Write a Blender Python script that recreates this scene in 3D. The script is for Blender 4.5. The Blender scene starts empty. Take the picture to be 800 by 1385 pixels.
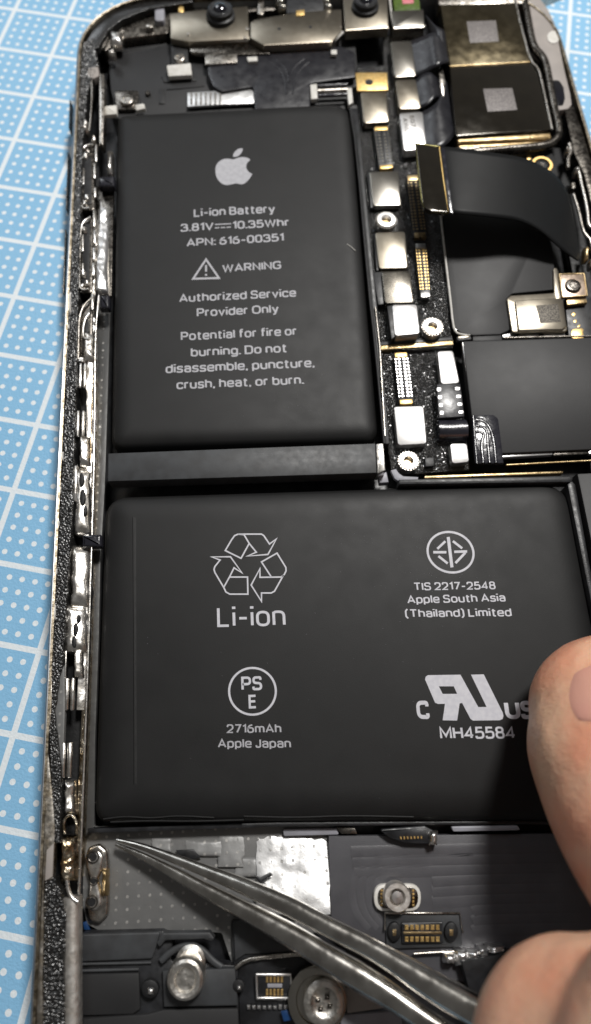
import bpy, math, random
from mathutils import Vector, Matrix, noise
from mathutils.geometry import tessellate_polygon
random.seed(7)
S = bpy.context.scene
COL = S.collection
# ------------------------------------------------------------------ camera (1 unit = 1 cm)
CAM = Vector((1.9223050507743877, -2.8581297187294727, 6.805907637639355))
ROT = Matrix(((0.9979192164627481, 0.053568456395436254, -0.03588395036472041),
              (-0.062490730556855195, 0.9406178067059108, -0.3336660759870259),
              (0.015879106046589465, 0.33521420338273056, 0.9420081166537899)))
FPX = 900.0
cd = bpy.data.cameras.new('camera'); cam = bpy.data.objects.new('camera', cd); COL.objects.link(cam)
cam.matrix_world = Matrix.Translation(CAM) @ ROT.to_4x4()
cd.sensor_fit = 'VERTICAL'; cd.sensor_height = 36; cd.lens = 36*FPX/1385
cd.clip_start = 0.05; cd.clip_end = 1000
cd.dof.use_dof = True; cd.dof.focus_distance = 7.0; cd.dof.aperture_fstop = 0.0234/0.10
S.camera = cam
# ------------------------------------------------------------------ light of a dark room with one bright lamp
W = bpy.data.worlds.new('World'); S.world = W; W.use_nodes = True
W.node_tree.nodes['Background'].inputs[0].default_value = (1.0, .97, .93, 1)
W.node_tree.nodes['Background'].inputs[1].default_value = 0.10
def area(name, loc, target, size, power, color):
    l = bpy.data.lights.new(name, 'AREA'); l.shape = 'DISK'; l.size = size; l.energy = power; l.color = color
    o = bpy.data.objects.new(name, l); COL.objects.link(o)
    o.location = loc; o.rotation_euler = (Vector(target)-Vector(loc)).to_track_quat('-Z', 'Y').to_euler()
    return o
KDIR = Vector((.227, .449, .864))   # the lamp mirrors in the small shield plates
KP = Vector((3.66, .57, 0)) + KDIR*36
area('ceiling_lamp', KP, (3.2, 1, 0), 6.6, 12900, (1, .975, .94))
area('sheen_light', (-22, 54, 44), (1, 2, 0), 22, 5600, (.90, .95, 1))  # added soft area light, gives sheen to the mat and left rails
S.view_settings.view_transform = 'Standard'; S.view_settings.look = 'None'
S.view_settings.exposure = 0; S.view_settings.gamma = 1

# ------------------------------------------------------------------ helpers
def at(px, py, z):
    d = ROT @ Vector(((px-400)/FPX, -(py-692.5)/FPX, -1))
    return CAM + d*((z-CAM.z)/d.z)

def root_loc(o):
    while o.parent: o = o.parent
    return Vector(o.location)

def tag(o, label=None, cat=None, group=None, kind=None):
    if label: o['label'] = label
    if cat: o['category'] = cat
    if group: o['group'] = group
    if kind: o['kind'] = kind
    return o

def thing(name, label, cat, loc, group=None):
    o = bpy.data.objects.new(name, None); COL.objects.link(o); o.location = loc
    o.empty_display_size = .2
    return tag(o, label, cat, group)

def mk(name, verts, faces, mat, parent=None, smooth=40, kind=None, label=None):
    me = bpy.data.meshes.new(name)
    L = root_loc(parent) if parent else Vector((0, 0, 0))
    me.from_pydata([tuple(Vector(v)-L) for v in verts], [], faces)
    me.materials.append(mat)
    if smooth:
        me.polygons.foreach_set('use_smooth', [True]*len(me.polygons))
        me.set_sharp_from_angle(angle=math.radians(smooth))
    me.update()
    o = bpy.data.objects.new(name, me); COL.objects.link(o)
    if parent: o.parent = parent
    if kind: o['kind'] = kind
    if label: o['label'] = label
    return o

def fillet(P, r, n=5):
    """round the corners of a 2-D polygon; r a number or one per corner"""
    N = len(P); out = []
    for i in range(N):
        a, b, c = Vector(P[i-1]), Vector(P[i]), Vector(P[(i+1) % N])
        ri = (r[i] if i < len(r) else 0) if isinstance(r, (list, tuple)) else r
        u, v = a-b, c-b
        if ri <= 0 or u.length < 1e-6 or v.length < 1e-6: out.append(b); continue
        u1, v1 = u.normalized(), v.normalized()
        ang = math.acos(max(-1, min(1, u1.dot(v1))))
        if ang > 3.05: out.append(b); continue
        t = min(ri/math.tan(ang/2), u.length*.48, v.length*.48)
        p0, p1 = b+u1*t, b+v1*t
        for k in range(n+1):
            s = k/n
            out.append(p0*(1-s)**2 + b*2*s*(1-s) + p1*s*s)
    return out

def area2(P): return sum(P[i-1][0]*P[i][1]-P[i][0]*P[i-1][1] for i in range(len(P)))/2
def inset(P, d):
    N = len(P); out = []
    for i in range(N):
        a, b, c = P[i-1], P[i], P[(i+1) % N]
        e1 = (b-a); e2 = (c-b)
        if e1.length < 1e-9: e1 = e2
        if e2.length < 1e-9: e2 = e1
        n1 = Vector((-e1.y, e1.x)).normalized(); n2 = Vector((-e2.y, e2.x)).normalized()
        m = n1+n2
        if m.length < 1e-6: m = n1
        m.normalize()
        out.append(b + m*(d/max(.45, m.dot(n1))))
    return out

def W2(pts, z): return [at(x, y, z).xy for x, y in pts]

def slab_mesh(P, z, th, bev=.008, seg=2, zf=None):
    """P world 2-D outline -> verts, faces of an extruded plate with rounded top rim"""
    if area2(P) < 0: P = P[::-1]
    rings = [(0, z-th)]
    if bev > 0:
        for k in range(seg+1):
            a = k/seg*math.pi/2
            rings.append((bev*(1-math.cos(a)), z-bev+bev*math.sin(a)))
    else: rings.append((0, z))
    V = []; F = []; N = len(P)
    for d, h in rings:
        Q = inset(P, d) if d > 0 else P
        V += [(q[0], q[1], h + (zf(q[0], q[1]) if zf else 0)) for q in Q]
    for r in range(len(rings)-1):
        for i in range(N):
            j = (i+1) % N
            F.append((r*N+i, r*N+j, (r+1)*N+j, (r+1)*N+i))
    F.append(tuple(range((len(rings)-1)*N, len(rings)*N)))
    F.append(tuple(range(N-1, -1, -1)))
    return V, F

def slab(name, pts, z, th, mat, parent=None, r=0, bev=.008, seg=2, world=False, **kw):
    P = [Vector(p) for p in pts] if world else W2(pts, z)
    if area2(P) < 0:
        P = P[::-1]
        if isinstance(r, (list, tuple)): r = list(r)[::-1]
    if r: P = fillet(P, r)
    V, F = slab_mesh(P, z, th, bev, seg)
    return mk(name, V, F, mat, parent, **kw)

def box4(x0, y0, x1, y1): return [(x0, y0), (x1, y0), (x1, y1), (x0, y1)]

def tube_geo(C, R, n=10, flat=1.0, caps=True):
    V = []; F = []; m = len(C); prev = None
    if not isinstance(R, (list, tuple)): R = [R]*m
    if len(R) < m: R = list(R)+[R[-1]]*(m-len(R))
    for i, c in enumerate(C):
        t = (C[min(i+1, m-1)]-C[max(i-1, 0)]).normalized()
        up = Vector((0, 0, 1)) if abs(t.z) < .9 else Vector((0, 1, 0))
        s = t.cross(up).normalized(); u = s.cross(t).normalized()
        for k in range(n):
            a = 2*math.pi*k/n
            V.append(c + s*math.cos(a)*R[i] + u*math.sin(a)*R[i]*flat)
    for i in range(m-1):
        for k in range(n):
            j = (k+1) % n
            F.append((i*n+k, i*n+j, (i+1)*n+j, (i+1)*n+k))
    if caps:
        F.append(tuple(range(n-1, -1, -1))); F.append(tuple((m-1)*n+k for k in range(n)))
    return V, F

def smooth_path(P, it=2):
    P = [Vector(p) for p in P]
    for _ in range(it):
        Q = [P[0]]
        for a, b in zip(P, P[1:]): Q += [a*.75+b*.25, a*.25+b*.75]
        Q.append(P[-1]); P = Q
    return P

def wire(name, pts, z, rad, mat, parent, flat=1.0, it=2, **kw):
    """rounded bar along photo points; z a number or one per point"""
    zs = z if isinstance(z, (list, tuple)) else [z]*len(pts)
    C = smooth_path([at(x, y, h) for (x, y), h in zip(pts, zs)], it)
    V, F = tube_geo(C, rad, 10, flat)
    return mk(name, V, F, mat, parent, smooth=60, **kw)

def lathe_geo(c, prof, n=28):
    V = []; F = []
    for r, z in prof:
        for k in range(n):
            a = 2*math.pi*k/n
            V.append((c[0]+r*math.cos(a), c[1]+r*math.sin(a), c[2]+z))
    for i in range(len(prof)-1):
        for k in range(n):
            j = (k+1) % n
            F.append((i*n+k, i*n+j, (i+1)*n+j, (i+1)*n+k))
    F.append(tuple(range((len(prof)-1)*n, len(prof)*n)))
    F.append(tuple(range(n-1, -1, -1)))
    return V, F
def lathe(name, c, prof, mat, parent, n=28, **kw):
    V, F = lathe_geo(c, prof, n); return mk(name, V, F, mat, parent, smooth=35, **kw)

def blob(name, x0, y0, x1, y1, z, h, mat, parent, seed=0, amp=.35, res=(9, 22), tilt=(0, 0), wobble=.22, **kw):
    """crumpled plate: a domed sheet over a px box, relief from noise"""
    V = []; F = []; nx, ny = res
    for j in range(ny+1):
        for i in range(nx+1):
            u, v = i/nx, j/ny
            wob = noise.noise(Vector((seed*3.1, v*6, 0)))*wobble*(x1-x0)
            p = at(x0+(x1-x0)*u+wob, y0+(y1-y0)*v, z)
            e = min(1, 4*min(u, 1-u), 6*min(v, 1-v)*1.0)
            d = h*math.sqrt(max(0, e)) + amp*h*noise.noise(Vector((p.x*9+seed, p.y*7, seed*1.7)))*e + amp*.6*h*noise.noise(Vector((p.x*23+seed, p.y*15, seed)))*e
            pc = at((x0+x1)/2, (y0+y1)/2, z)
            V.append((p.x, p.y, z+d-tilt[0]*(p.x-pc.x)-tilt[1]*(p.y-pc.y)))
    for j in range(ny):
        for i in range(nx):
            a = j*(nx+1)+i; F.append((a, a+nx+1, a+nx+2, a+1))
    b0 = len(V)
    rim = [i for i in range(nx+1)]+[j*(nx+1)+nx for j in range(1, ny+1)]+[ny*(nx+1)+i for i in range(nx-1, -1, -1)]+[j*(nx+1) for j in range(ny-1, 0, -1)]
    for k in rim: V.append((V[k][0], V[k][1], z-.08))
    n = len(rim)
    for k in range(n): F.append((rim[k], rim[(k+1) % n], b0+(k+1) % n, b0+k))
    F.append(tuple(b0+k for k in range(n)))
    return mk(name, V, F, mat, parent, smooth=75, **kw)

def quad(c, u, v):
    (ax, ay), (bx, by), (cx, cy), (dx, dy) = c   # TL TR BR BL
    x = (ax*(1-u)+bx*u)*(1-v)+(dx*(1-u)+cx*u)*v
    y = (ay*(1-u)+by*u)*(1-v)+(dy*(1-u)+cy*u)*v
    return (x, y)

def sub(c, u0, v0, u1, v1): return [quad(c, u0, v0), quad(c, u1, v0), quad(c, u1, v1), quad(c, u0, v1)]

def multi(name, plist, z, th, mat, parent, bev=.004, **kw):
    V = []; F = []
    for pts in plist:
        v, f = slab_mesh(W2(pts, z), z, th, bev, 1); o = len(V)
        V += v; F += [tuple(i+o for i in ff) for ff in f]
    return mk(name, V, F, mat, parent, **kw)

# ------------------------------------------------------------------ materials
def new_mat(name):
    m = bpy.data.materials.new(name); m.use_nodes = True
    return m, m.node_tree.nodes, m.node_tree.links, m.node_tree.nodes['Principled BSDF']

def M(name, col, rough=.5, metal=0, col2=None, nscale=8, rvar=.1, bump=0, bscale=40, detail=4, spec=.5, coat=0, bdist=.01, stretch=(1, 1, 1), bump2=None):
    m, N, L, B = new_mat(name)
    tc = N.new('ShaderNodeTexCoord'); mp = N.new('ShaderNodeMapping'); mp.inputs['Scale'].default_value = stretch
    L.new(tc.outputs['Object'], mp.inputs['Vector'])
    nz = N.new('ShaderNodeTexNoise'); nz.inputs['Scale'].default_value = nscale; nz.inputs['Detail'].default_value = detail
    L.new(mp.outputs[0], nz.inputs['Vector'])
    mx = N.new('ShaderNodeMix'); mx.data_type = 'RGBA'
    mx.inputs['A'].default_value = (*col, 1); mx.inputs['B'].default_value = (*(col2 or [c*.75 for c in col]), 1)
    cr = N.new('ShaderNodeMapRange'); cr.inputs['From Min'].default_value = .38; cr.inputs['From Max'].default_value = .62
    L.new(nz.outputs['Fac'], cr.inputs['Value']); L.new(cr.outputs[0], mx.inputs['Factor'])
    L.new(mx.outputs['Result'], B.inputs['Base Color'])
    rr = N.new('ShaderNodeMapRange'); rr.inputs['From Min'].default_value = .3; rr.inputs['From Max'].default_value = .7
    rr.inputs['To Min'].default_value = max(.02, rough-rvar); rr.inputs['To Max'].default_value = min(1, rough+rvar)
    n2 = N.new('ShaderNodeTexNoise'); n2.inputs['Scale'].default_value = nscale*2.7; n2.inputs['Detail'].default_value = 5
    L.new(mp.outputs[0], n2.inputs['Vector']); L.new(n2.outputs['Fac'], rr.inputs['Value']); L.new(rr.outputs[0], B.inputs['Roughness'])
    B.inputs['Metallic'].default_value = metal; B.inputs['Specular IOR Level'].default_value = spec
    B.inputs['Coat Weight'].default_value = coat; B.inputs['Coat Roughness'].default_value = .08
    if bump:
        b = N.new('ShaderNodeBump'); b.inputs['Strength'].default_value = bump; b.inputs['Distance'].default_value = bdist
        n3 = N.new('ShaderNodeTexNoise'); n3.inputs['Scale'].default_value = bscale; n3.inputs['Detail'].default_value = detail
        L.new(mp.outputs[0], n3.inputs['Vector']); L.new(n3.outputs['Fac'], b.inputs['Height']); L.new(b.outputs[0], B.inputs['Normal'])
        if bump2:
            b2 = N.new('ShaderNodeBump'); b2.inputs['Strength'].default_value = bump2[1]; b2.inputs['Distance'].default_value = bump2[2]
            n4 = N.new('ShaderNodeTexNoise'); n4.inputs['Scale'].default_value = bump2[0]; n4.inputs['Detail'].default_value = 2
            L.new(tc.outputs['Object'], n4.inputs['Vector']); L.new(n4.outputs['Fac'], b2.inputs['Height']); L.new(b2.outputs[0], b.inputs['Normal'])
    return m

m_wrap = M('battery_wrap', (.0125, .0125, .0127), .5, 0, (.0105, .0105, .0107), 1.4, .035, .3, 120, spec=.30, bdist=.004, bump2=(.9, .10, .06))
m_print = M('white_print', (.62, .62, .66), .55, 0, (.55, .55, .60), 20, .05)
m_print2 = M('grey_print', (.46, .46, .49), .55, 0, (.40, .40, .43), 20, .05)
m_black = M('black_plastic', (.022, .023, .026), .42, 0, (.009, .009, .010), 6, .1, .15, 90)
m_bar = M('grey_black_bar', (.046, .049, .053), .5, 0, (.033, .034, .036), 5, .06, .3, 200, bdist=.003)
m_void = M('dark_cavity', (.006, .006, .007), .6, 0, None, 5, .1, .3, 30)
m_film = M('black_film', (.026, .026, .027), .5, 0, (.023, .023, .024), 1.5, .015, .1, 90, spec=.33)
m_flex = M('black_flex', (.018, .018, .022), .34, 0, (.012, .012, .016), 3, .08, .12, 14, bdist=.02, spec=.6)
m_flexg = M('glossy_flex', (.02, .02, .028), .22, 0, (.014, .014, .02), 3, .08, .25, 8, bdist=.03, spec=.8)
m_ribbon = M('ribbon_film', (.008, .0085, .009), .5, 0, (.007, .0075, .008), 1.5, .02, .05, 60, spec=.2)
m_epoxy = M('board_epoxy', (.018, .017, .016), .2, 0, (.008, .008, .008), 16, .05, 1.0, 62, detail=3, spec=1.0, bdist=.03, coat=0)
m_foam = M('adhesive_foam', (.010, .010, .010), .28, 0, (.016, .016, .016), 30, .05, .3, 50, detail=2, spec=.9, bdist=.01)
m_steel = M('brushed_steel', (.52, .49, .45), .3, 1, (.36, .33, .29), 7, .1, .15, 40)
m_dsteel = M('dark_steel', (.20, .185, .165), .28, 1, (.10, .09, .08), 7, .1, .2, 30)
m_rim = M('stained_rim', (.66, .62, .56), .36, 1, (.34, .29, .22), 9, .12, .3, 25)
m_chrome = M('chrome', (.88, .86, .83), .30, 1, (.70, .66, .60), 8, .06, .22, 14, bdist=.02)
m_chromeb = M('stained_chrome', (.62, .55, .44), .2, 1, (.28, .20, .11), 11, .1, .5, 18, bdist=.03)
m_shield = M('nickel_shield', (.40, .38, .34), .25, 1, (.37, .35, .31), 4, .008, .12, 130, bdist=.003)
m_shieldw = M('bright_nickel', (.88, .87, .86), .32, 1, (.84, .83, .82), 5, .01, .12, 130, bdist=.004)  # paler nickel copy; lamp glare on the plates put into its colour
m_tan = M('tan_nickel', (.36, .325, .265), .30, 1, (.32, .285, .23), 6, .015, .15, 110, bdist=.003)
m_tan2 = M('dimmed_nickel', (.24, .222, .19), .27, 1, (.20, .185, .16), 9, .02, .15, 130, bdist=.003)  # nickel copy darkened to offset the lamp's reflection on one plate
m_gold = M('gold_contact', (.92, .66, .28), .42, 1, (.8, .54, .2), 20, .1)
m_goldd = M('dull_brass', (.60, .46, .26), .35, 1, (.42, .30, .15), 9, .1, .3, 60)
m_copper = M('copper_plate', (.52, .42, .34), .35, 1, (.45, .35, .28), 9, .08, .2, 80)
m_grey = M('pinkish_grey_paint', (.36, .325, .30), .6, 0, (.32, .29, .27), 4, .05, .1, 60)
m_lgrey = M('pale_grey_plastic', (.33, .33, .37), .5, 0, (.28, .28, .31), 5, .08)
m_white = M('white_pad', (.72, .70, .66), .5, 0, (.62, .60, .55), 12, .08)
m_camp = M('dark_mirror_film', (.035, .030, .022), .13, .6, (.028, .024, .018), 2.5, .04, .06, 9, spec=.6, coat=.3)
m_lens = M('lens_glass', (.004, .004, .006), .06, 0, (.006, .006, .012), 6, .02, spec=.8, coat=1)
m_patch = M('etched_patch', (.26, .24, .23), .6, .3, (.11, .10, .10), 55, .08, detail=1)
m_patchd = M('etched_dark_patch', (.20, .18, .15), .6, .4, (.05, .045, .04), 55, .08, detail=1)
m_tweez = M('tweezer_steel', (.60, .58, .54), .21, 1, (.40, .38, .35), 5, .06, .10, 30, bdist=.004, stretch=(1, 1, 1))
m_polish = M('polished_screw', (.84, .81, .76), .36, 1, (.62, .59, .54), 14, .1, .5, 12, bdist=.02)
m_satin = M('satin_steel', (.80, .77, .73), .5, 1, (.62, .58, .53), 9, .08, .2, 30)
m_foil = M('crinkled_foil', (.78, .78, .78), .40, .85, (.66, .66, .66), 5, .05, .25, 9, bdist=.03)
m_green = M('green_filter', (.10, .16, .03), .3, 0); m_pink = M('pink_filter', (.75, .22, .25), .4, 0)
m_navy = M('blue_tape', (.01, .05, .16), .4, 0)

def film_mat(name, col, col2, metal, rough, pitch=.105):
    m, N, L, B = new_mat(name)
    tc = N.new('ShaderNodeTexCoord')
    sx = N.new('ShaderNodeSeparateXYZ'); L.new(tc.outputs['Object'], sx.inputs[0])
    def mth(op, a, b=None, c=None):
        n = N.new('ShaderNodeMath'); n.operation = op
        for k, v in enumerate((a, b, c)):
            if v is None: continue
            if hasattr(v, 'links'): L.new(v, n.inputs[k])
            else: n.inputs[k].default_value = v
        return n.outputs[0]
    fx = mth('SUBTRACT', mth('FRACT', mth('DIVIDE', sx.outputs[0], pitch)), .5)
    fy = mth('SUBTRACT', mth('FRACT', mth('DIVIDE', sx.outputs[1], pitch)), .5)
    d = mth('SQRT', mth('ADD', mth('MULTIPLY', fx, fx), mth('MULTIPLY', fy, fy)))
    dot = mth('LESS_THAN', d, .13)
    nz = N.new('ShaderNodeTexNoise'); nz.inputs['Scale'].default_value = 4; nz.inputs['Detail'].default_value = 5
    L.new(tc.outputs['Object'], nz.inputs['Vector'])
    mx = N.new('ShaderNodeMix'); mx.data_type = 'RGBA'; mx.inputs['A'].default_value = (*col, 1); mx.inputs['B'].default_value = (*col2, 1)
    L.new(nz.outputs['Fac'], mx.inputs['Factor'])
    n2 = N.new('ShaderNodeTexNoise'); n2.inputs['Scale'].default_value = 9; L.new(tc.outputs['Object'], n2.inputs['Vector'])
    seen = mth('MULTIPLY', dot, mth('MINIMUM', 1.0, mth('MAXIMUM', 0.0, mth('MULTIPLY', mth('SUBTRACT', n2.outputs['Fac'], .38), 5.0))))
    m2 = N.new('ShaderNodeMix'); m2.data_type = 'RGBA'; L.new(seen, m2.inputs['Factor'])
    L.new(mx.outputs['Result'], m2.inputs['A']); m2.inputs['B'].default_value = (.42, .41, .39, 1)
    L.new(m2.outputs['Result'], B.inputs['Base Color'])
    B.inputs['Metallic'].default_value = metal; B.inputs['Roughness'].default_value = rough
    b = N.new('ShaderNodeBump'); b.inputs['Strength'].default_value = .5; b.inputs['Distance'].default_value = .01
    L.new(mth('ADD', seen, mth('MULTIPLY', nz.outputs['Fac'], 2.0)), b.inputs['Height']); L.new(b.outputs[0], B.inputs['Normal'])
    return m
m_dots = film_mat('dotted_film', (.24, .24, .235), (.15, .15, .15), .3, .45)
m_torn = film_mat('torn_adhesive_film', (.34, .34, .335), (.16, .16, .16), .2, .42)
m_dots2 = film_mat('dark_dotted_film', (.09, .09, .088), (.055, .055, .055), .2, .42)
m_dotsb = film_mat('dotted_foil', (.80, .80, .80), (.66, .66, .66), .75, .38)

def mat_material():
    m, N, L, B = new_mat('cutting_mat_print')
    tc = N.new('ShaderNodeTexCoord'); sx = N.new('ShaderNodeSeparateXYZ'); L.new(tc.outputs['Object'], sx.inputs[0])
    def mth(op, a, b=None):
        n = N.new('ShaderNodeMath'); n.operation = op
        for k, v in enumerate((a, b)):
            if v is None: continue
            if hasattr(v, 'links'): L.new(v, n.inputs[k])
            else: n.inputs[k].default_value = v
        return n.outputs[0]
    C = .886
    u = mth('FRACT', mth('ADD', mth('DIVIDE', sx.outputs[0], C), 100)); v = mth('FRACT', mth('ADD', mth('DIVIDE', sx.outputs[1], C), 100))
    def line(u): return mth('GREATER_THAN', mth('ABSOLUTE', mth('SUBTRACT', u, .5)), .463)
    def cell(u): return mth('SUBTRACT', mth('FRACT', mth('ADD', mth('DIVIDE', mth('SUBTRACT', u, .5), .171), 10.5)), .5)
    def ins(u): return mth('LESS_THAN', mth('ABSOLUTE', mth('SUBTRACT', u, .5)), .42)
    a, b = cell(u), cell(v)
    dot = mth('LESS_THAN', mth('ADD', mth('MULTIPLY', a, a), mth('MULTIPLY', b, b)), .045)
    dot = mth('MULTIPLY', dot, mth('MULTIPLY', ins(u), ins(v)))
    pr = mth('MAXIMUM', dot, mth('MAXIMUM', line(u), line(v)))
    nz = N.new('ShaderNodeTexNoise'); nz.inputs['Scale'].default_value = 22; nz.inputs['Detail'].default_value = 6; L.new(tc.outputs['Object'], nz.inputs['Vector'])
    big = N.new('ShaderNodeTexNoise'); big.inputs['Scale'].default_value = .5; L.new(tc.outputs['Object'], big.inputs['Vector'])
    pr = mth('MULTIPLY', pr, mth('ADD', .70, mth('MULTIPLY', nz.outputs['Fac'], .4)))
    m1 = N.new('ShaderNodeMix'); m1.data_type = 'RGBA'; m1.inputs['A'].default_value = (.235, .505, .765, 1); m1.inputs['B'].default_value = (.285, .555, .80, 1)
    L.new(big.outputs['Fac'], m1.inputs['Factor'])
    m2 = N.new('ShaderNodeMix'); m2.data_type = 'RGBA'; L.new(pr, m2.inputs['Factor']); L.new(m1.outputs['Result'], m2.inputs['A']); m2.inputs['B'].default_value = (.86, .90, .92, 1)
    L.new(m2.outputs['Result'], B.inputs['Base Color']); B.inputs['Roughness'].default_value = .45
    bp = N.new('ShaderNodeBump'); bp.inputs['Strength'].default_value = .5; bp.inputs['Distance'].default_value = .012
    g = N.new('ShaderNodeTexNoise'); g.inputs['Scale'].default_value = 34; g.inputs['Detail'].default_value = 3; L.new(tc.outputs['Object'], g.inputs['Vector'])
    L.new(g.outputs['Fac'], bp.inputs['Height']); L.new(bp.outputs[0], B.inputs['Normal'])
    return m
def skin_mat():
    m, N, L, B = new_mat('skin')
    tc = N.new('ShaderNodeTexCoord')
    a = N.new('ShaderNodeTexNoise'); a.inputs['Scale'].default_value = 1.3; a.inputs['Detail'].default_value = 3; L.new(tc.outputs['Object'], a.inputs['Vector'])
    r = N.new('ShaderNodeValToRGB'); L.new(a.outputs['Fac'], r.inputs['Fac'])
    r.color_ramp.elements[0].position = .40; r.color_ramp.elements[0].color = (.78, .47, .31, 1)
    r.color_ramp.elements[1].position = .60; r.color_ramp.elements[1].color = (.76, .34, .21, 1)
    L.new(r.outputs[0], B.inputs['Base Color'])
    B.inputs['Roughness'].default_value = .48
    B.inputs['Subsurface Weight'].default_value = .35; B.inputs['Subsurface Radius'].default_value = (.25, .09, .05); B.inputs['Subsurface Scale'].default_value = .6
    w = N.new('ShaderNodeTexNoise'); w.inputs['Scale'].default_value = 11; w.inputs['Detail'].default_value = 8
    mp = N.new('ShaderNodeMapping'); mp.inputs['Scale'].default_value = (1, 2.2, 1); mp.inputs['Rotation'].default_value = (0, 0, .5)
    L.new(tc.outputs['Object'], mp.inputs[0]); L.new(mp.outputs[0], w.inputs['Vector'])
    vo = N.new('ShaderNodeTexVoronoi'); vo.feature = 'DISTANCE_TO_EDGE'; vo.inputs['Scale'].default_value = 13; L.new(mp.outputs[0], vo.inputs['Vector'])
    b0 = N.new('ShaderNodeBump'); b0.inputs['Strength'].default_value = .16; b0.inputs['Distance'].default_value = .02
    L.new(vo.outputs['Distance'], b0.inputs['Height'])
    wv = N.new('ShaderNodeTexWave'); wv.inputs['Scale'].default_value = .9; wv.inputs['Distortion'].default_value = 7; wv.inputs['Detail'].default_value = 4
    mw = N.new('ShaderNodeMapping'); mw.inputs['Rotation'].default_value = (0, 0, 1.0); L.new(tc.outputs['Object'], mw.inputs[0]); L.new(mw.outputs[0], wv.inputs['Vector'])
    b1 = N.new('ShaderNodeBump'); b1.inputs['Strength'].default_value = .4; b1.inputs['Distance'].default_value = .05
    L.new(wv.outputs['Fac'], b1.inputs['Height']); L.new(b1.outputs[0], b0.inputs['Normal'])
    b = N.new('ShaderNodeBump'); b.inputs['Strength'].default_value = .3; b.inputs['Distance'].default_value = .025; L.new(b0.outputs[0], b.inputs['Normal'])
    L.new(w.outputs['Fac'], b.inputs['Height']); L.new(b.outputs[0], B.inputs['Normal'])
    return m
m_skin = skin_mat()
m_nail = M('fingernail', (.72, .37, .28), .33, 0, (.71, .33, .26), 2, .05, .15, 12)

# ================================================================== cutting mat
ma = math.atan2(-0.2436150117860225, 0.9698720152847468)
MZ = -.664
mv, mf = slab_mesh([Vector(p) for p in ((-22, -26), (24, -26), (24, 22), (-22, 22))], 0, .3, .05, 2)
me = bpy.data.meshes.new('cutting_mat'); me.from_pydata(mv, [], mf); me.materials.append(mat_material())
mat_o = bpy.data.objects.new('cutting_mat', me); COL.objects.link(mat_o)
mat_o.location = (-1.7773, 8.6335, MZ); mat_o.rotation_euler = (0, 0, ma)
tag(mat_o, 'light blue cutting mat with white grid lines and dots, lying under the opened phone', 'cutting mat')

# ================================================================== phone housing
PH = thing('phone_housing', 'opened phone housing with steel rim and bare metal side rails, lying on the blue mat', 'phone', (3.05, .7, MZ))
X0, X1, YT, YB = -.485, 6.575, 7.86, -6.5
def rr(off, r=1.15, n=10):
    x0, x1, y0, y1 = X0+off, X1-off, YB+off, YT-off; r = max(.05, r-off); P = []
    for cx, cy, a0 in ((x1-r, y0+r, -90), (x1-r, y1-r, 0), (x0+r, y1-r, 90), (x0+r, y0+r, 180)):
        for k in range(n+1):
            a = math.radians(a0+90*k/n); P.append(Vector((cx+r*math.cos(a)-.0122*(cy+r*math.sin(a)-4.9), cy+r*math.sin(a))))
    return P
def ring(name, prof, mat, **kw):
    V = []; F = []; m = len(prof)
    for off, z in prof: 
        P = rr(off); n = len(P); V += [(p.x, p.y, z) for p in P]
    for i in range(m):
        for k in range(n):
            F.append((i*n+k, i*n+(k+1) % n, ((i+1) % m)*n+(k+1) % n, ((i+1) % m)*n+k))
    return mk(name, V, F, mat, PH, smooth=35, **kw)
band = ring('side_band', [(.022, 0), (.010, -.006), (-.004, -.03), (-.018, -.12), (-.028, -.25), (-.02, -.42), (.0, -.56), (.08, -.655), (.12, -.655), (.05, -.06), (.032, -.004)], M('polished_side_band', (.36, .38, .41), .40, 1, (.28, .30, .33), 5, .05))  # bluish tint paints the mat's reflection into the steel
ring('inner_lip', [(.030, .002), (.052, -.006), (.058, -.3), (.030, -.3)], M('brown_lip', (.30, .26, .20), .38, 1, (.12, .10, .07), 14, .1, .3, 40))
slab('back_glass', [tuple(p) for p in rr(.10)], -.60, .05, m_void, PH, world=True, bev=.01)
slab('mid_plate', [tuple(p) for p in rr(.13)], -.47, .08, m_black, PH, world=True, bev=.01)
for y0, y1, nm in ((142, 180, 'mute_switch'), (212, 289, 'volume_button'), (316, 402, 'volume_button')):
    ya = at(93, y0, -.28).y; yb = at(88, y1, -.28).y
    xa = at(93.8-(y0-142)*.036, y0, -.2).x; xb = at(93.8-(y1-142)*.036, y1, -.2).x
    slab(nm, [(xa, ya), (xa+.016, ya), (xb+.016, yb), (xb, yb)], -.2, .14, m_dsteel, PH, world=True, r=.01, bev=.008)
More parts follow.
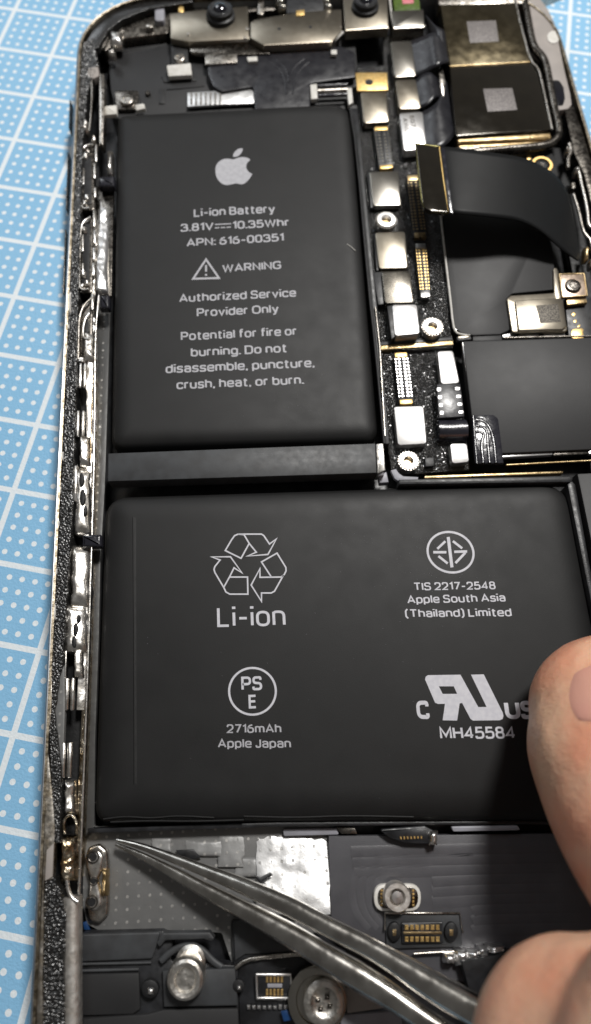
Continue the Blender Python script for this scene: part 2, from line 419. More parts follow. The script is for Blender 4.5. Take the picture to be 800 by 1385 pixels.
# foam seal strips (glossy lumpy black)
def fstrip(name, left, right, z, th, mat, seed=0, amp=.02, n=90, slope=0, freq=14, m=6, **kw):
    """strip between two photo polylines, lumpy top"""
    def samp(P, t):
        y = P[0][1]+(P[-1][1]-P[0][1])*t
        for (xa, ya), (xb, yb) in zip(P, P[1:]):
            if ya <= y <= yb: return (xa+(xb-xa)*(y-ya)/(yb-ya), y)
        return P[-1]
    V = []; F = []
    for i in range(n+1):
        t = i/n; a = at(*samp(left, t), z); b = at(*samp(right, t), z)
        for k in range(m+1):
            p = a.lerp(b, k/m); e = 1 if 0 < k < m else 0; zz = z-slope*(p.x-a.x)
            jit = 0 if e else amp*1.2*noise.noise(Vector((p.y*9, seed+k, 1)))
            V.append((p.x+jit, p.y, zz+e*(amp+amp*1.6*noise.noise(Vector((p.x*freq+seed, p.y*freq, seed))))))
    w = m+1
    for i in range(n):
        for k in range(m): F.append((i*w+k, (i+1)*w+k, (i+1)*w+k+1, i*w+k+1))
    b0 = len(V)
    for i in range(n+1): V.append((V[i*w][0], V[i*w][1], z-th)); V.append((V[i*w+m][0], V[i*w+m][1], z-th))
    for i in range(n):
        F.append((i*w, b0+2*i, b0+2*i+2, (i+1)*w)); F.append((i*w+m, (i+1)*w+m, b0+2*i+3, b0+2*i+1))
        F.append((b0+2*i, b0+2*i+1, b0+2*i+3, b0+2*i+2))
    F.append((*range(w), b0+1, b0)); F.append((*[n*w+k for k in range(m, -1, -1)], b0+2*n, b0+2*n+1))
    return mk(name, V, F, mat, PH, smooth=60, **kw)
fstrip('foam_seal', [(103, 190), (96, 340), (89, 520), (81, 700), (73, 850), (69, 905), (66, 960), (70, 1050), (74, 1140)],
       [(113, 190), (108, 340), (104, 520), (98, 700), (89, 850), (84, 905), (75, 960), (84, 1050), (82, 1140)], -.035, .2, m_foam, 1, .010, 1000, freq=62, m=18)
fstrip('foam_seal', [(61, 1188), (59, 1260), (57, 1330), (59, 1440)], [(76, 1185), (91, 1235), (88, 1300), (90, 1440)], -.045, .2, m_foam, 5, .013, 400, freq=46, m=24)
fstrip('foam_seal', [(110, 62), (108, 100), (106, 150), (102, 195)], [(128, 52), (134, 92), (120, 120), (113, 195)], -.055, .2, m_foam, 9, .012, 260, freq=55, m=20)
# corner foam at the top left
slab('foam_seal', [(114, 60), (128, 34), (150, 16), (190, 3), (260, -4), (262, 2), (200, 12), (165, 26), (145, 42), (132, 66)], -.05, .1, m_foam, PH, r=.05)
slab('worn_rim_plate', [(65, 900), (71, 905), (70, 960), (65, 1010), (71, 1070), (75, 1120), (71, 1190), (60, 1192), (59.5, 1260), (58, 1330), (60, 1440), (47, 1440), (49, 1330), (51, 1257), (54, 1190), (58, 1100), (62, 1020)], -.012, .1, m_rim, PH, bev=.02, label='scuffed bare steel strip at the lower left rim')
slab('grey_tape', [(72, 955), (79, 915), (87, 900), (88, 960), (85, 1036), (80, 1020)], -.05, .06, m_dots, PH)
slab('grey_tape', [(63, 1150), (73, 1140), (71, 1186), (61, 1192)], -.008, .02, m_grey, PH)

fstrip('rail_face', [(119, 425), (118, 495), (117, 600), (113, 740), (108, 880), (104, 960)], [(128, 425), (127.5, 495), (126.5, 600), (123, 740), (118.5, 880), (115.5, 960)], -.115, .15, m_chrome, 3, .006, 200, slope=.32, freq=9, m=4)
fstrip('rail_face', [(127, 300), (122, 425)], [(132, 300), (128, 425)], -.12, .15, m_steel, 6, .008, 60, slope=.25, freq=12, m=4)
# left side rail with its clips and spring contacts
XL = lambda y: 128.5 if y < 600 else (128-(y-600)*8/280 if y < 880 else 120-(y-880)*10/260)
slab('side_channel', [(106, 190), (134, 190), (131, 640), (124, 880), (112, 1140), (108, 1400), (84, 1400), (80, 1140), (84, 880), (98, 640)], -.3, .1, m_void, PH)
wire('rail_edge', [(134, 400), (129, 453), (128, 600), (126, 680), (120, 880), (115, 1010), (110, 1140), (107, 1210)], -.07, .012, m_chrome, PH, it=1)
wire('rail_edge', [(126, 508), (124, 560), (123, 620)], -.09, .010, m_chromeb, PH)
slab('rail_wall', [(121, 500), (128, 500), (127, 640), (120, 880), (115, 1010), (110, 1140), (105, 1190), (100, 1190), (104, 1100), (110, 960), (115, 860), (120, 660)], -.14, .2, m_chromeb, PH, bev=.02)
bars = [(107.5, 112, 492, 525), (113.5, 118, 492, 525), (104, 109, 556, 591), (111, 115.5, 556, 591), (100, 107, 630, 679),
        (88.5, 94.5, 917, 961), (97, 102, 917, 961), (84.5, 88, 964, 1004), (84, 89.5, 1004, 1052), (92.5, 98.5, 1004, 1052),
        (88.5, 91, 880, 917), (126, 131, 221, 242), (126, 132, 254, 268), (125, 131, 284, 308), (82.5, 85, 1054, 1080), (128, 133, 196, 219), (126, 131, 312, 330), (125, 130, 336, 352), (124, 129.5, 356, 374), (123, 128, 398, 420), (112, 115, 228, 250), (111, 114, 318, 340), (111, 114, 356, 372)]
for a, b, y0, y1 in bars:
    s = -.035*(y1-y0) if y0 > 480 else -.01*(y1-y0)
    c = (a+b)/2; w = (b-a)/2/122
    P = [at(c+(y-y0)/(y1-y0)*s, y, -.075) for y in (y0, y0+1.5, (y0+y1)/2, y1-1.5, y1)]
    V, F = tube_geo(P, [w*.7, w, w, w, w*.7], 12)
    mk('contact_bar', V, F, m_chrome, PH, smooth=60)
for k, (x0, y0, x1, y1) in enumerate([(115, 450, 130, 491), (109, 590, 124, 632), (103, 632, 125, 724), (98, 738, 124, 822), (90, 818, 121, 884),
                                      (102, 874, 115, 918), (89, 1054, 104, 1102), (84, 1130, 106, 1192), (107, 486, 117, 494)]):
    blob('weld_patch', x0, y0, x1, y1, -.13, .07, m_chrome if k not in (7,) else m_chromeb, PH, seed=k*2.3, amp=.22, tilt=(.3, .06), wobble=.08)
for k, (x, y, rx, ry) in enumerate([(110, 648, 3, 9), (111.5, 672, 3.5, 11), (115, 690, 2, 7), (102, 851, 3, 9), (100, 868, 3, 8), (106, 836, 2, 5)]):
    slab('rail_hole', [(x+rx*math.cos(a), y+ry*math.sin(a)) for a in [i*math.pi/5 for i in range(10)]], -.028, .05, m_void, PH, bev=.006)
for k, (o, i) in enumerate([([(111, 198), (127, 195), (128, 284), (110, 285)], [(113, 204), (124, 203), (124, 276), (113, 277)]), ([(110, 297), (126, 293), (125, 396), (107, 396)], [(113, 303), (122, 301), (121, 384), (110, 385)]), ([(108, 412), (126, 402), (124, 486), (106, 488)], [(114, 432), (120, 428), (120, 452), (113, 455)])]):
    slab('clip_plate', o, -.085, .1, m_dsteel, PH, r=.05, bev=.02)
    slab('clip_recess', i, -.078, .1, m_void, PH, r=.04, bev=.01)
for k, (x, y, r) in enumerate([(116, 212, 3), (118, 268, 3.4), (115, 276, 2.4), (115, 312, 3), (114, 372, 3.2), (118, 384, 3), (112, 388, 2.6), (121, 209, 2.2)]):
    blob('solder_blob', x-r, y-r*1.3, x+r, y+r*1.3, -.075, .04, m_chrome, PH, seed=60+k, amp=.5, res=(6, 6))
for P, mt in (([(127, 196), (117, 196), (111, 203), (109, 225), (109, 275), (113, 283), (121, 281)], m_chrome), ([(123, 294), (113, 299), (109, 312), (108, 350), (107, 385), (111, 393), (120, 391)], m_chrome),
          ([(126, 402), (114, 412), (107.5, 428), (106.5, 455), (106, 486)], m_steel), ([(121, 424), (115, 432), (112.5, 446), (113, 458), (121, 459)], m_chrome),
          ([(88, 1128), (86, 1114), (90, 1104), (98, 1102), (104, 1112), (104, 1128)], m_chromeb)):
    wire('spring_loop', P, -.06, .014, mt, PH)
wire('spring_loop', [(91, 1190), (93, 1206), (99, 1216), (106, 1220)], -.05, [.02]*14, m_chrome, PH, label='bright curved steel bend at the foot of the left rail')
for k, (y0, y1) in enumerate([(252, 398)]):
    blob('rail_foil', 133, y0, 147, y1, -.16, .045, m_foil, PH, seed=k+3.3, amp=.8, res=(8, 60), tilt=(.25, .1), wobble=.12)
slab('rail_foil', [(131, 252), (154, 250), (151, 400), (146, 400), (132, 398)], -.17, .05, m_dsteel, PH)
for x0, y0, x1, y1 in ((133, 237, 155, 251), (134, 398, 148, 416), (111, 722, 137, 739)):
    slab('retaining_clip', [(x0, y0+1), (x1, y0), (x1, y1), (x0, y1)], -.035, .1, m_flexg, PH, r=.02, bev=.03, seg=3)
slab('upper_rail', [(135, 99), (141, 99), (141, 150), (140, 195), (134, 195), (134, 120)], -.03, .15, m_steel, PH, r=.02, bev=.015)
slab('upper_rail', [(119, 92), (133, 88), (134, 102), (127, 106), (118, 103)], -.04, .1, m_grey, PH, bev=.015)
wire('upper_rail', [(124, 104), (125, 130), (123, 160), (121, 178)], -.06, .016, m_steel, PH)
for k, (x0, y0, x1, y1) in enumerate([(110, 165, 121, 180), (150, 45, 166, 62), (147, 70, 156, 76), (146, 205, 153, 236), (119, 206, 125, 214), (124, 186, 131, 198)]):
    blob('solder_blob', x0, y0, x1, y1, -.1, .06, m_chrome if k < 4 else m_steel, PH, seed=k*1.9+.4, amp=.8, res=(6, 6))
for i, (x, y, h) in enumerate([(84.5, 617, 6), (81, 660, 8), (79, 708, 4), (76, 773, 4), (74, 828, 10), (94.5, 409, 14), (92.5, 442, 3), (91, 470, 3), (98, 298, 6)]):
    blob('glue_residue', x-1.6, y-h, x+1.6, y+h, -.02, .015, m_white, PH, seed=i*.7, res=(4, 6))
wire('bottom_rail', [(98.5, 1212), (98.5, 1260), (98, 1330), (98, 1440)], -.12, .088, m_satin, PH, it=1)
# grey dotted film along the battery and under the tweezers
slab('dotted_film', [(132, 400), (150, 400), (142, 660), (136, 760), (134, 860), (129, 1000), (128, 1118), (118, 1130), (112, 1130), (119, 900), (126, 700)], -.3, .05, m_dots2, PH)
slab('dotted_film', [(113, 1118), (452, 1112), (452, 1250), (340, 1300), (316, 1310), (300, 1262), (222, 1258), (132, 1258), (118, 1250), (109, 1215)], -.34, .05, m_dots, PH, r=.03)
blob('bare_foil', 347, 1119, 446, 1234, -.29, .012, m_dotsb, PH, seed=12, amp=.9, res=(20, 22), tilt=(.02, .22), wobble=.02, label='bright silver foil patch bared below the battery')
for i, (x0, y0, x1, y1) in enumerate([(205, 1133, 232, 1152), (252, 1137, 300, 1158), (296, 1128, 330, 1172), (318, 1160, 352, 1186)]):
    blob('torn_adhesive', x0, y0, x1, y1, -.325, .010, m_torn, PH, seed=20+i, amp=.9, res=(10, 8), tilt=(0, .15), wobble=.1)
slab('black_scrap', [(344, 1183), (352, 1187), (366, 1180), (369, 1184), (356, 1192), (360, 1196), (350, 1194)], -.20, .02, m_black, PH)
slab('black_scrap', [(238, 1150), (262, 1149), (272, 1160), (258, 1164), (243, 1158)], -.29, .02, m_black, PH)
# small perforated bracket at lower left
slab('strap_bracket', [(119, 1146), (134, 1141), (145, 1150), (147, 1172), (144, 1196), (147, 1215), (146, 1238), (134, 1250), (120, 1248), (115, 1232), (121, 1205), (118, 1180), (114, 1163)], -.27, .06, m_steel, PH, r=.06, bev=.03, seg=3)
slab('strap_bracket', [(118, 1153), (133, 1148), (141, 1158), (137, 1178), (132, 1190), (136, 1207), (139, 1224), (128, 1235), (117, 1228), (119, 1205), (121, 1188), (116, 1172)], -.20, .06, m_chrome, PH, r=.06, bev=.03, seg=3)
for x, y, r in ((126.5, 1159, .045), (127, 1192, .03), (124.5, 1220, .045)):
    c = at(x, y, -.2); lathe('bracket_hole', (c.x, c.y, -.2), [(r*1.3, -.02), (r*1.3, .008), (r, .010), (r, -.01), (.001, -.012)], m_dsteel, PH, 16)
    lathe('bracket_hole', (c.x, c.y, -.195), [(r*.8, -.01), (r*.8, .004), (.001, .004)], m_void, PH, 14)
blob('solder_blob', 139, 1176, 146, 1212, -.24, .05, m_goldd, PH, seed=31, amp=.9, res=(5, 12))
slab('blue_tape', [(117, 1246), (122, 1258), (114, 1258), (112, 1248)], -.33, .02, m_navy, PH)
# right-hand rail
slab('side_channel', [(744, 200), (792, 200), (830, 420), (860, 640), (800, 640), (784, 420)], -.3, .1, m_void, PH)
wire('rail_edge', [(776, 263), (783, 285), (789, 313), (794, 320), (799, 324), (806, 360)], -.05, .022, m_steel, PH, it=1)
wire('rail_edge', [(770, 195), (773, 205), (768, 214), (769, 228)], -.06, .03, m_steel, PH)
wire('spring_loop', [(780, 228), (784, 234), (786, 246), (790, 262), (795, 285), (796, 304), (800, 308)], -.04, .022, m_chrome, PH)
slab('solder_blob', [(773, 246), (779, 245), (780, 254), (774, 255)], -.03, .1, m_steel, PH, r=.03, bev=.02)
for k, (x0, y0, x1, y1) in enumerate([(765, 201, 769, 208), (777, 228, 784, 236), (790, 335, 796, 352), (797, 352, 801, 362)]):
    blob('solder_blob', x0, y0, x1, y1, -.07, .05, m_chrome if k != 2 else m_goldd, PH, seed=k*2.9+.4, amp=.8, res=(5, 5))
slab('bare_side_rail', [(764, 149), (776, 142), (790, 180), (800, 215), (822, 300), (850, 420), (826, 420), (806, 300), (790, 235), (776, 205)], -.04, .15, m_dsteel, PH, bev=.02, label='scraped bare metal ledge on the right side of the phone')
# pinkish grey shield plate beside rear camera
slab('grey_cover', [(700, -20), (728, -6), (741, 11), (751, 31), (757, 60), (764, 94), (772, 127), (774, 141), (769, 147), (753, 149.5), (748, 143), (746, 112), (739, 90), (734, 77), (722, 67), (716, 30)], -.02, .1, m_grey, PH, r=.04, bev=.015)
slab('cover_window', [(745, 108), (757, 108), (763, 118), (765, 133), (762, 143), (750, 142)], -.012, .03, m_lens, PH, r=.06, bev=.01)
slab('round_sticker', [(749+8.5*math.cos(a), 50+8.5*math.sin(a)) for a in [i*math.pi/8 for i in range(16)]], -.010, .012, m_white, PH, bev=.003)
wire('frame_bend', [(708, -10), (716, 40), (722, 66), (735, 78), (740, 95), (748, 142), (757, 178), (752, 192), (735, 199), (690, 202), (640, 207)], -.05, .06, m_dsteel, PH, it=2)

# black plastic floor parts at the top
slab('top_cover', [(147, 78), (185, 70), (225, 60), (480, 48), (488, 150), (300, 158), (160, 162), (150, 120)], -.26, .12, m_film, PH, r=.04)
for pts in ([(218, 103), (262, 101), (266, 109), (222, 111)], [(225, 118), (276, 113), (277, 116), (226, 121)], [(215, 120), (223, 120), (223, 140), (215, 140)]):
    slab('cover_ridge', pts, -.245, .03, m_film, PH, bev=.008)
slab('top_recess', [(150, 48), (226, 38), (226, 62), (152, 78)], -.3, .06, m_void, PH)
slab('top_wall', [(135, 30), (165, 12), (260, 2), (450, -6), (450, 8), (260, 20), (232, 26), (228, 44), (160, 52), (140, 72)], -.16, .2, m_dsteel, PH, r=.05, bev=.03)
for x, y, w, h, mt in ((216, 18, 13, 20, m_lgrey), (202, 34, 10, 6, m_steel), (245, 12, 8, 9, m_gold), (353, 8, 9, 22, m_steel)):
    slab('spring_contact', box4(x-w/2, y-h/2, x+w/2, y+h/2), -.08, .1, mt, PH, r=.05, bev=.02)
# left tab with its screw, tan tab with its screw
def screw(px, py, z, r, parent, mt=None, tall=.05):
    c = at(px, py, z)
    o = lathe('screw', (c.x, c.y, z), [(r*.98, -tall), (r, -.015), (r*.93, -.003), (r*.8, .003), (r*.62, .003), (r*.55, -.008), (.001, -.01)], mt or m_dsteel, parent, 24)
    V = []; F = []
    for k in range(2):
        a = k*math.pi/2+.4; d = Vector((math.cos(a), math.sin(a))); e = Vector((-d.y, d.x)); l, w = r*.45, r*.12
        P = [c.xy+d*l+e*w, c.xy-d*l+e*w, c.xy-d*l-e*w, c.xy+d*l-e*w]
        v, f = slab_mesh(P, z-.004+k*.001, .01, .003, 1); b = len(V); V += v; F += [tuple(i+b for i in ff) for ff in f]
    mk('screw_recess', V, F, m_steel, o)
    return o
slab('screw_tab', [(225.5, 88), (258, 85), (260, 101), (228, 103)], -.16, .06, m_white, PH, r=.02, bev=.01)
slab('screw_tab', [(231, 58), (254, 56), (255, 84), (232, 86)], -.15, .06, m_void, PH, r=.02)
screw(243, 77, -.12, .082, PH, m_steel)
slab('screw_tab', [(155, 122), (188, 122), (184, 148), (158, 148)], -.2, .06, m_dsteel, PH, r=.05)
slab('screw_tab', [(141, 143), (158, 141), (158.5, 154), (143, 155)], -.12, .06, m_white, PH, r=.02, bev=.02)
slab('screw_tab', [(182, 141), (195, 139), (197, 146), (184, 149)], -.12, .06, m_white, PH, r=.02, bev=.02)
screw(171.5, 134, -.15, .10, PH, m_steel)
screw(200, 125, -.22, .04, PH, m_dsteel)
# flexes under the front cameras
slab('silver_stiffener', [(253.5, 125), (343, 119.5), (345, 139), (300, 141), (253.5, 144)], -.19, .03, m_foil, PH, bev=.01)
for k in range(7):
    x = 259+k*6.5; wire('stiffener_rib', [(x, 126), (x, 141)], -.185, .012, m_steel, PH, it=0)
slab('sensor_flex', [(279, 72), (322, 70), (366, 72), (462, 62), (480, 70), (482, 104), (421, 112), (420, 150), (345, 152), (343, 117), (300, 124), (288, 117), (281, 100)], -.15, .04, m_flex, PH, r=[.05]*13, bev=.02, seg=3)
slab('silver_stiffener', [(277, 73), (321, 71), (321, 84), (278, 87)], -.12, .03, m_steel, PH, bev=.01)
for P in ([(366, 84), (384, 98), (388, 128)], [(372, 80), (388, 92), (391, 112)], [(412, 80), (396, 92), (391, 112)], [(418, 84), (402, 98), (396, 128)]):
    wire('flex_fold', P, -.155, .018, m_flex, PH, flat=.6)
slab('silver_clip', [(420, 114), (429, 113), (430, 133), (421, 134)], -.12, .06, m_white, PH, bev=.01)
slab('silver_clip', [(334, 77), (348, 76), (349, 82), (336, 83)], -.11, .04, m_white, PH, bev=.01)
slab('silver_clip', [(448, 67), (456, 67), (456, 73), (448, 73)], -.09, .04, m_white, PH, bev=.01)
slab('silver_clip', [(469, 120), (476, 118), (478, 138), (472, 142)], -.12, .06, m_white, PH, bev=.01)
for y, r in ((117, .03), (124, .035), (130, .028)):
    wire('rolled_cable', [(430, y), (450, y-1), (470, y-2)], -.14, r, m_flexg if y != 124 else m_steel, PH)

# spacer bar between the two battery cells
slab('spacer_bar', [(146.5, 613), (508, 599.5), (510, 639.5), (146, 651)], -.05, .2, m_bar, PH, bev=.012)
slab('spacer_clip', [(509, 600), (519, 599), (522, 636), (513, 640), (510.5, 640)], -.055, .2, m_chrome, PH, bev=.02)
slab('spacer_end', [(512, 641), (523, 638), (526, 652), (514, 653)], -.2, .1, m_lgrey, PH)
# thin dark wall beside the upper cell, lighter line on it
wire('partition_wall', [(473.5, 146), (482.5, 202), (499.4, 396), (507, 460), (520, 600)], -.07, .014, m_film, PH, it=1)
slab('partition_wall', [(474.5, 146), (483.5, 202), (500.4, 396), (508, 460), (521, 600), (527, 600), (514, 450), (489, 202), (484, 146)], -.14, .3, m_black, PH)
wire('partition_wall', [(508, 416), (514, 470), (521, 590)], -.12, .012, m_steel, PH, it=0)
# rails below the lower shield and right of the lower cell
wire('shield_rail', [(685, 629), (740, 626), (800, 623), (840, 621)], -.16, .012, m_goldd, PH, it=0)
slab('shield_rail', [(575, 643.5), (762, 637), (762, 640), (575, 647)], -.1, .08, m_goldd, PH, bev=.008)
slab('shield_rail', [(540, 648), (770, 643), (776, 646), (774, 652), (540, 655)], -.06, .15, m_black, PH, bev=.02)
slab('cell_wall', [(774, 650), (779, 655), (800, 772), (826, 900), (850, 1000), (843, 1000), (818, 900), (793, 782), (768, 655)], -.06, .3, m_black, PH, bev=.02)
slab('side_module', [(781, 640), (860, 636), (960, 1120), (880, 1120)], -.1, .3, m_film, PH, bev=.03)
slab('corner_bracket', [(529, 636), (534, 647), (540, 651), (566, 651), (566, 645), (546, 644), (540, 640), (536, 634)], -.16, .05, m_lgrey, PH, bev=.006)

# strip below the lower cell
slab('cell_tray_edge', [(118, 1121), (380, 1112), (710, 1110), (860, 1108), (860, 1116), (710, 1115), (380, 1118), (120, 1127)], -.20, .15, m_black, PH, bev=.01)
slab('tray_strip', [(383, 1121), (456, 1120), (460, 1129), (384, 1131)], -.28, .05, m_lgrey, PH, r=.02, bev=.01)
slab('tray_strip', [(610, 1118), (700, 1116), (705, 1123), (614, 1125)], -.2, .05, m_lgrey, PH, r=.02, bev=.01)
slab('tray_strip', [(455, 1119), (480, 1119), (484, 1128), (462, 1128)], -.25, .05, m_dsteel, PH)

# ================================================================== battery
GX = .74
GL = {
 'a': (.46, [([(.04, .57), (.04, GX), (.46, GX), (.46, 0)], 0, .2), ([(.46, .42), (.02, .42), (.02, 0), (.46, 0), (.46, .2)], 0, .2)]),
 'b': (.48, [([(0, 0), (0, 1.03)], 0, 0), ([(0, GX), (.48, GX), (.48, 0), (0, 0)], 1, .24)]),
 'c': (.44, [([(.44, .54), (.44, GX), (0, GX), (0, 0), (.44, 0), (.44, .19)], 0, .24)]),
 'd': (.48, [([(.48, 0), (.48, 1.03)], 0, 0), ([(0, GX), (.48, GX), (.48, 0), (0, 0)], 1, .24)]),
 'e': (.47, [([(0, .37), (.47, .37), (.47, GX), (0, GX), (0, 0), (.45, 0), (.45, .14)], 0, [0, 0, .24, .24, .24, .2, 0])]),
 'f': (.32, [([(.34, 1.03), (.12, 1.03), (.12, 0)], 0, .18), ([(0, GX), (.32, GX)], 0, 0)]),
 'g': (.48, [([(0, GX), (.48, GX), (.48, .02), (0, .02)], 1, .24), ([(.48, GX), (.48, -.27), (.03, -.27), (.03, -.14)], 0, .2)]),
 'h': (.46, [([(0, 0), (0, 1.03)], 0, 0), ([(0, .42), (0, GX), (.46, GX), (.46, 0)], 0, .22)]),
 'i': (0, [([(0, 0), (0, GX)], 0, 0), ([(0, .94), (0, 1.08)], 0, -1)]), 'l': (0, [([(0, 0), (0, 1.03)], 0, 0)]),
 'm': (.76, [([(0, 0), (0, GX)], 0, 0), ([(0, .42), (0, GX), (.38, GX), (.38, 0)], 0, .2), ([(.38, .42), (.38, GX), (.76, GX), (.76, 0)], 0, .2)]),
 'n': (.46, [([(0, 0), (0, GX)], 0, 0), ([(0, .42), (0, GX), (.46, GX), (.46, 0)], 0, .22)]),
 'o': (.5, [([(0, GX), (.5, GX), (.5, 0), (0, 0)], 1, .25)]),
 'p': (.48, [([(0, -.27), (0, GX)], 0, 0), ([(0, GX), (.48, GX), (.48, 0), (0, 0)], 1, .24)]),
 'r': (.27, [([(0, 0), (0, GX)], 0, 0), ([(0, .4), (0, GX), (.28, GX)], 0, .2)]),
 's': (.42, [([(.4, .58), (.4, GX), (.02, GX), (.02, .38), (.42, .36), (.42, 0), (0, 0), (0, .16)], 0, .18)]),
 't': (.32, [([(.12, .97), (.12, 0), (.33, 0)], 0, .17), ([(0, GX), (.32, GX)], 0, 0)]),
 'u': (.46, [([(0, GX), (0, 0), (.46, 0), (.46, .3)], 0, .22), ([(.46, 0), (.46, GX)], 0, 0)]),
 'v': (.48, [([(0, GX), (.24, 0), (.48, GX)], 0, 0)]),
 'y': (.5, [([(0, GX), (.255, .02)], 0, 0), ([(.5, GX), (.2, -.27), (.04, -.27)], 0, [0, .12, 0])]),
 'z': (.42, [([(0, GX), (.4, GX), (0, 0), (.42, 0)], 0, 0)]),
 'A': (.66, [([(0, 0), (.33, 1), (.66, 0)], 0, 0), ([(.12, .3), (.54, .3)], 0, 0)]),
 'B': (.54, [([(0, 0), (0, 1), (.5, 1), (.5, .53), (0, .53)], 0, [0, 0, .22, .22, 0]), ([(0, .53), (.54, .53), (.54, 0), (0, 0)], 0, [0, .24, .24, 0])]),
 'C': (.6, [([(.6, .74), (.6, 1), (0, 1), (0, 0), (.6, 0), (.6, .26)], 0, .3)]),
 'D': (.6, [([(0, 0), (0, 1), (.6, 1), (.6, 0)], 1, [0, 0, .36, .36])]),
 'E': (.48, [([(.48, 1), (0, 1), (0, 0), (.48, 0)], 0, 0), ([(0, .52), (.44, .52)], 0, 0)]),
 'G': (.62, [([(.6, .76), (.6, 1), (0, 1), (0, 0), (.62, 0), (.62, .47), (.36, .47)], 0, [0, .3, .3, .3, .3, 0, 0])]),
 'H': (.58, [([(0, 0), (0, 1)], 0, 0), ([(.58, 0), (.58, 1)], 0, 0), ([(0, .52), (.58, .52)], 0, 0)]), 'I': (0, [([(0, 0), (0, 1)], 0, 0)]),
 'J': (.38, [([(.38, 1), (.38, 0), (0, 0), (0, .24)], 0, .2)]), 'L': (.46, [([(0, 1), (0, 0), (.46, 0)], 0, 0)]),
 'M': (.72, [([(0, 0), (0, 1), (.36, .2), (.72, 1), (.72, 0)], 0, 0)]), 'N': (.58, [([(0, 0), (0, 1), (.58, 0), (.58, 1)], 0, 0)]),
 'O': (.68, [([(0, 1), (.68, 1), (.68, 0), (0, 0)], 1, .34)]), 'P': (.54, [([(0, 0), (0, 1), (.54, 1), (.54, .45), (0, .45)], 0, [0, 0, .27, .27, 0])]),
 'R': (.56, [([(0, 0), (0, 1), (.54, 1), (.54, .46), (0, .46)], 0, [0, 0, .27, .27, 0]), ([(.29, .46), (.56, 0)], 0, 0)]),
 'S': (.54, [([(.51, .78), (.51, 1), (.02, 1), (.02, .54), (.54, .5), (.54, 0), (0, 0), (0, .22)], 0, .25)]),
 'T': (.6, [([(0, 1), (.6, 1)], 0, 0), ([(.3, 1), (.3, 0)], 0, 0)]), 'U': (.58, [([(0, 1), (0, 0), (.58, 0), (.58, 1)], 0, .28)]),
 'V': (.62, [([(0, 1), (.31, 0), (.62, 1)], 0, 0)]), 'W': (.9, [([(0, 1), (.225, 0), (.45, .95), (.675, 0), (.9, 1)], 0, 0)]),
 '0': (.5, [([(0, 1), (.5, 1), (.5, 0), (0, 0)], 1, .25)]), '1': (.22, [([(0, .8), (.22, 1), (.22, 0)], 0, 0)]),
 '2': (.52, [([(.02, .72), (.02, 1), (.5, 1), (.5, .52), (0, 0), (.52, 0)], 0, [0, .24, .24, .18, 0, 0])]),
 '3': (.52, [([(.02, .78), (.02, 1), (.48, 1), (.48, .54), (.18, .54)], 0, .22), ([(.18, .54), (.52, .54), (.52, 0), (0, 0), (0, .22)], 0, .25)]),
 '4': (.56, [([(.42, 0), (.42, 1), (0, .25), (.56, .25)], 0, 0)]),
 '5': (.5, [([(.47, 1), (.06, 1), (.03, .56), (.5, .64), (.5, 0), (0, 0), (0, .2)], 0, [0, 0, .0, .24, .25, .22, 0])]),
 '6': (.5, [([(.42, 1), (.12, .86), (0, .45), (0, 0), (.5, 0), (.5, .6), (0, .6), (0, .36)], 0, [0, .15, .2, .24, .24, .24, .2, 0])]),
 '7': (.5, [([(0, 1), (.5, 1), (.16, 0)], 0, 0)]),
 '8': (.5, [([(.03, 1), (.47, 1), (.47, .54), (.03, .54)], 1, .21), ([(0, .54), (.5, .54), (.5, 0), (0, 0)], 1, .24)]),
 '.': (0, [([(0, -.06), (0, .09)], 0, -1)]), ',': (.04, [([(.04, .09), (-.02, -.17)], 0, 0)]), ':': (0, [([(0, -.06), (0, .09)], 0, -1), ([(0, .56), (0, .71)], 0, -1)]),
 '-': (.34, [([(0, .41), (.34, .41)], 0, 0)]), '(': (.18, [([(.18, 1.12), (0, .85), (0, .05), (.18, -.22)], 0, .3)]), ')': (.18, [([(0, 1.12), (.18, .85), (.18, .05), (0, -.22)], 0, .3)]),
}
def text(body, L, R, cap, z, mat, parent, name='print', bold=.168, gap=.24):
    x = 0; items = []; word = 0
    for ch in body:
        if ch == ' ': x += .16+gap*.5; word += 1; continue
        w, st = GL[ch]
        for P, cl, r in st:
            Q = [Vector((p[0]+x, p[1]*(1-bold)+bold/2)) for p in P]
            sw = bold*(1.25 if r == -1 else 1)
            if r != -1 and r != 0: 
                rl = r if isinstance(r, list) else [r if (cl or 0 < i < len(P)-1) else 0 for i in range(len(P))]
                Q = fillet(Q, rl, 5)
            items.append((Q, sw, bool(cl), word))
        x += w+gap
    tot = x-gap+bold; words = []
    def flush(V, F):
        if V: words.append(mk(name, V, F, mat, parent, smooth=0))
    V = []; F = []; wk = 0
    for k, (Q, sw, cl, wi) in enumerate(items):
        if wi != wk: flush(V, F); V = []; F = []; wk = wi
        v2, f = stroke2(Q, sw, cl); o = len(V)
        for p in v2:
            u = (p.x+bold/2)/tot; px = L[0]+(R[0]-L[0])*u; py = L[1]+(R[1]-L[1])*u; h = p.y*cap
            up = Vector((227-px, -2110-py)).normalized()
            V.append(at(px+up.x*h, py+up.y*h, z+(k % 3)*.0004))
        F += [tuple(i+o for i in q) for q in f]
    flush(V, F)
    return words

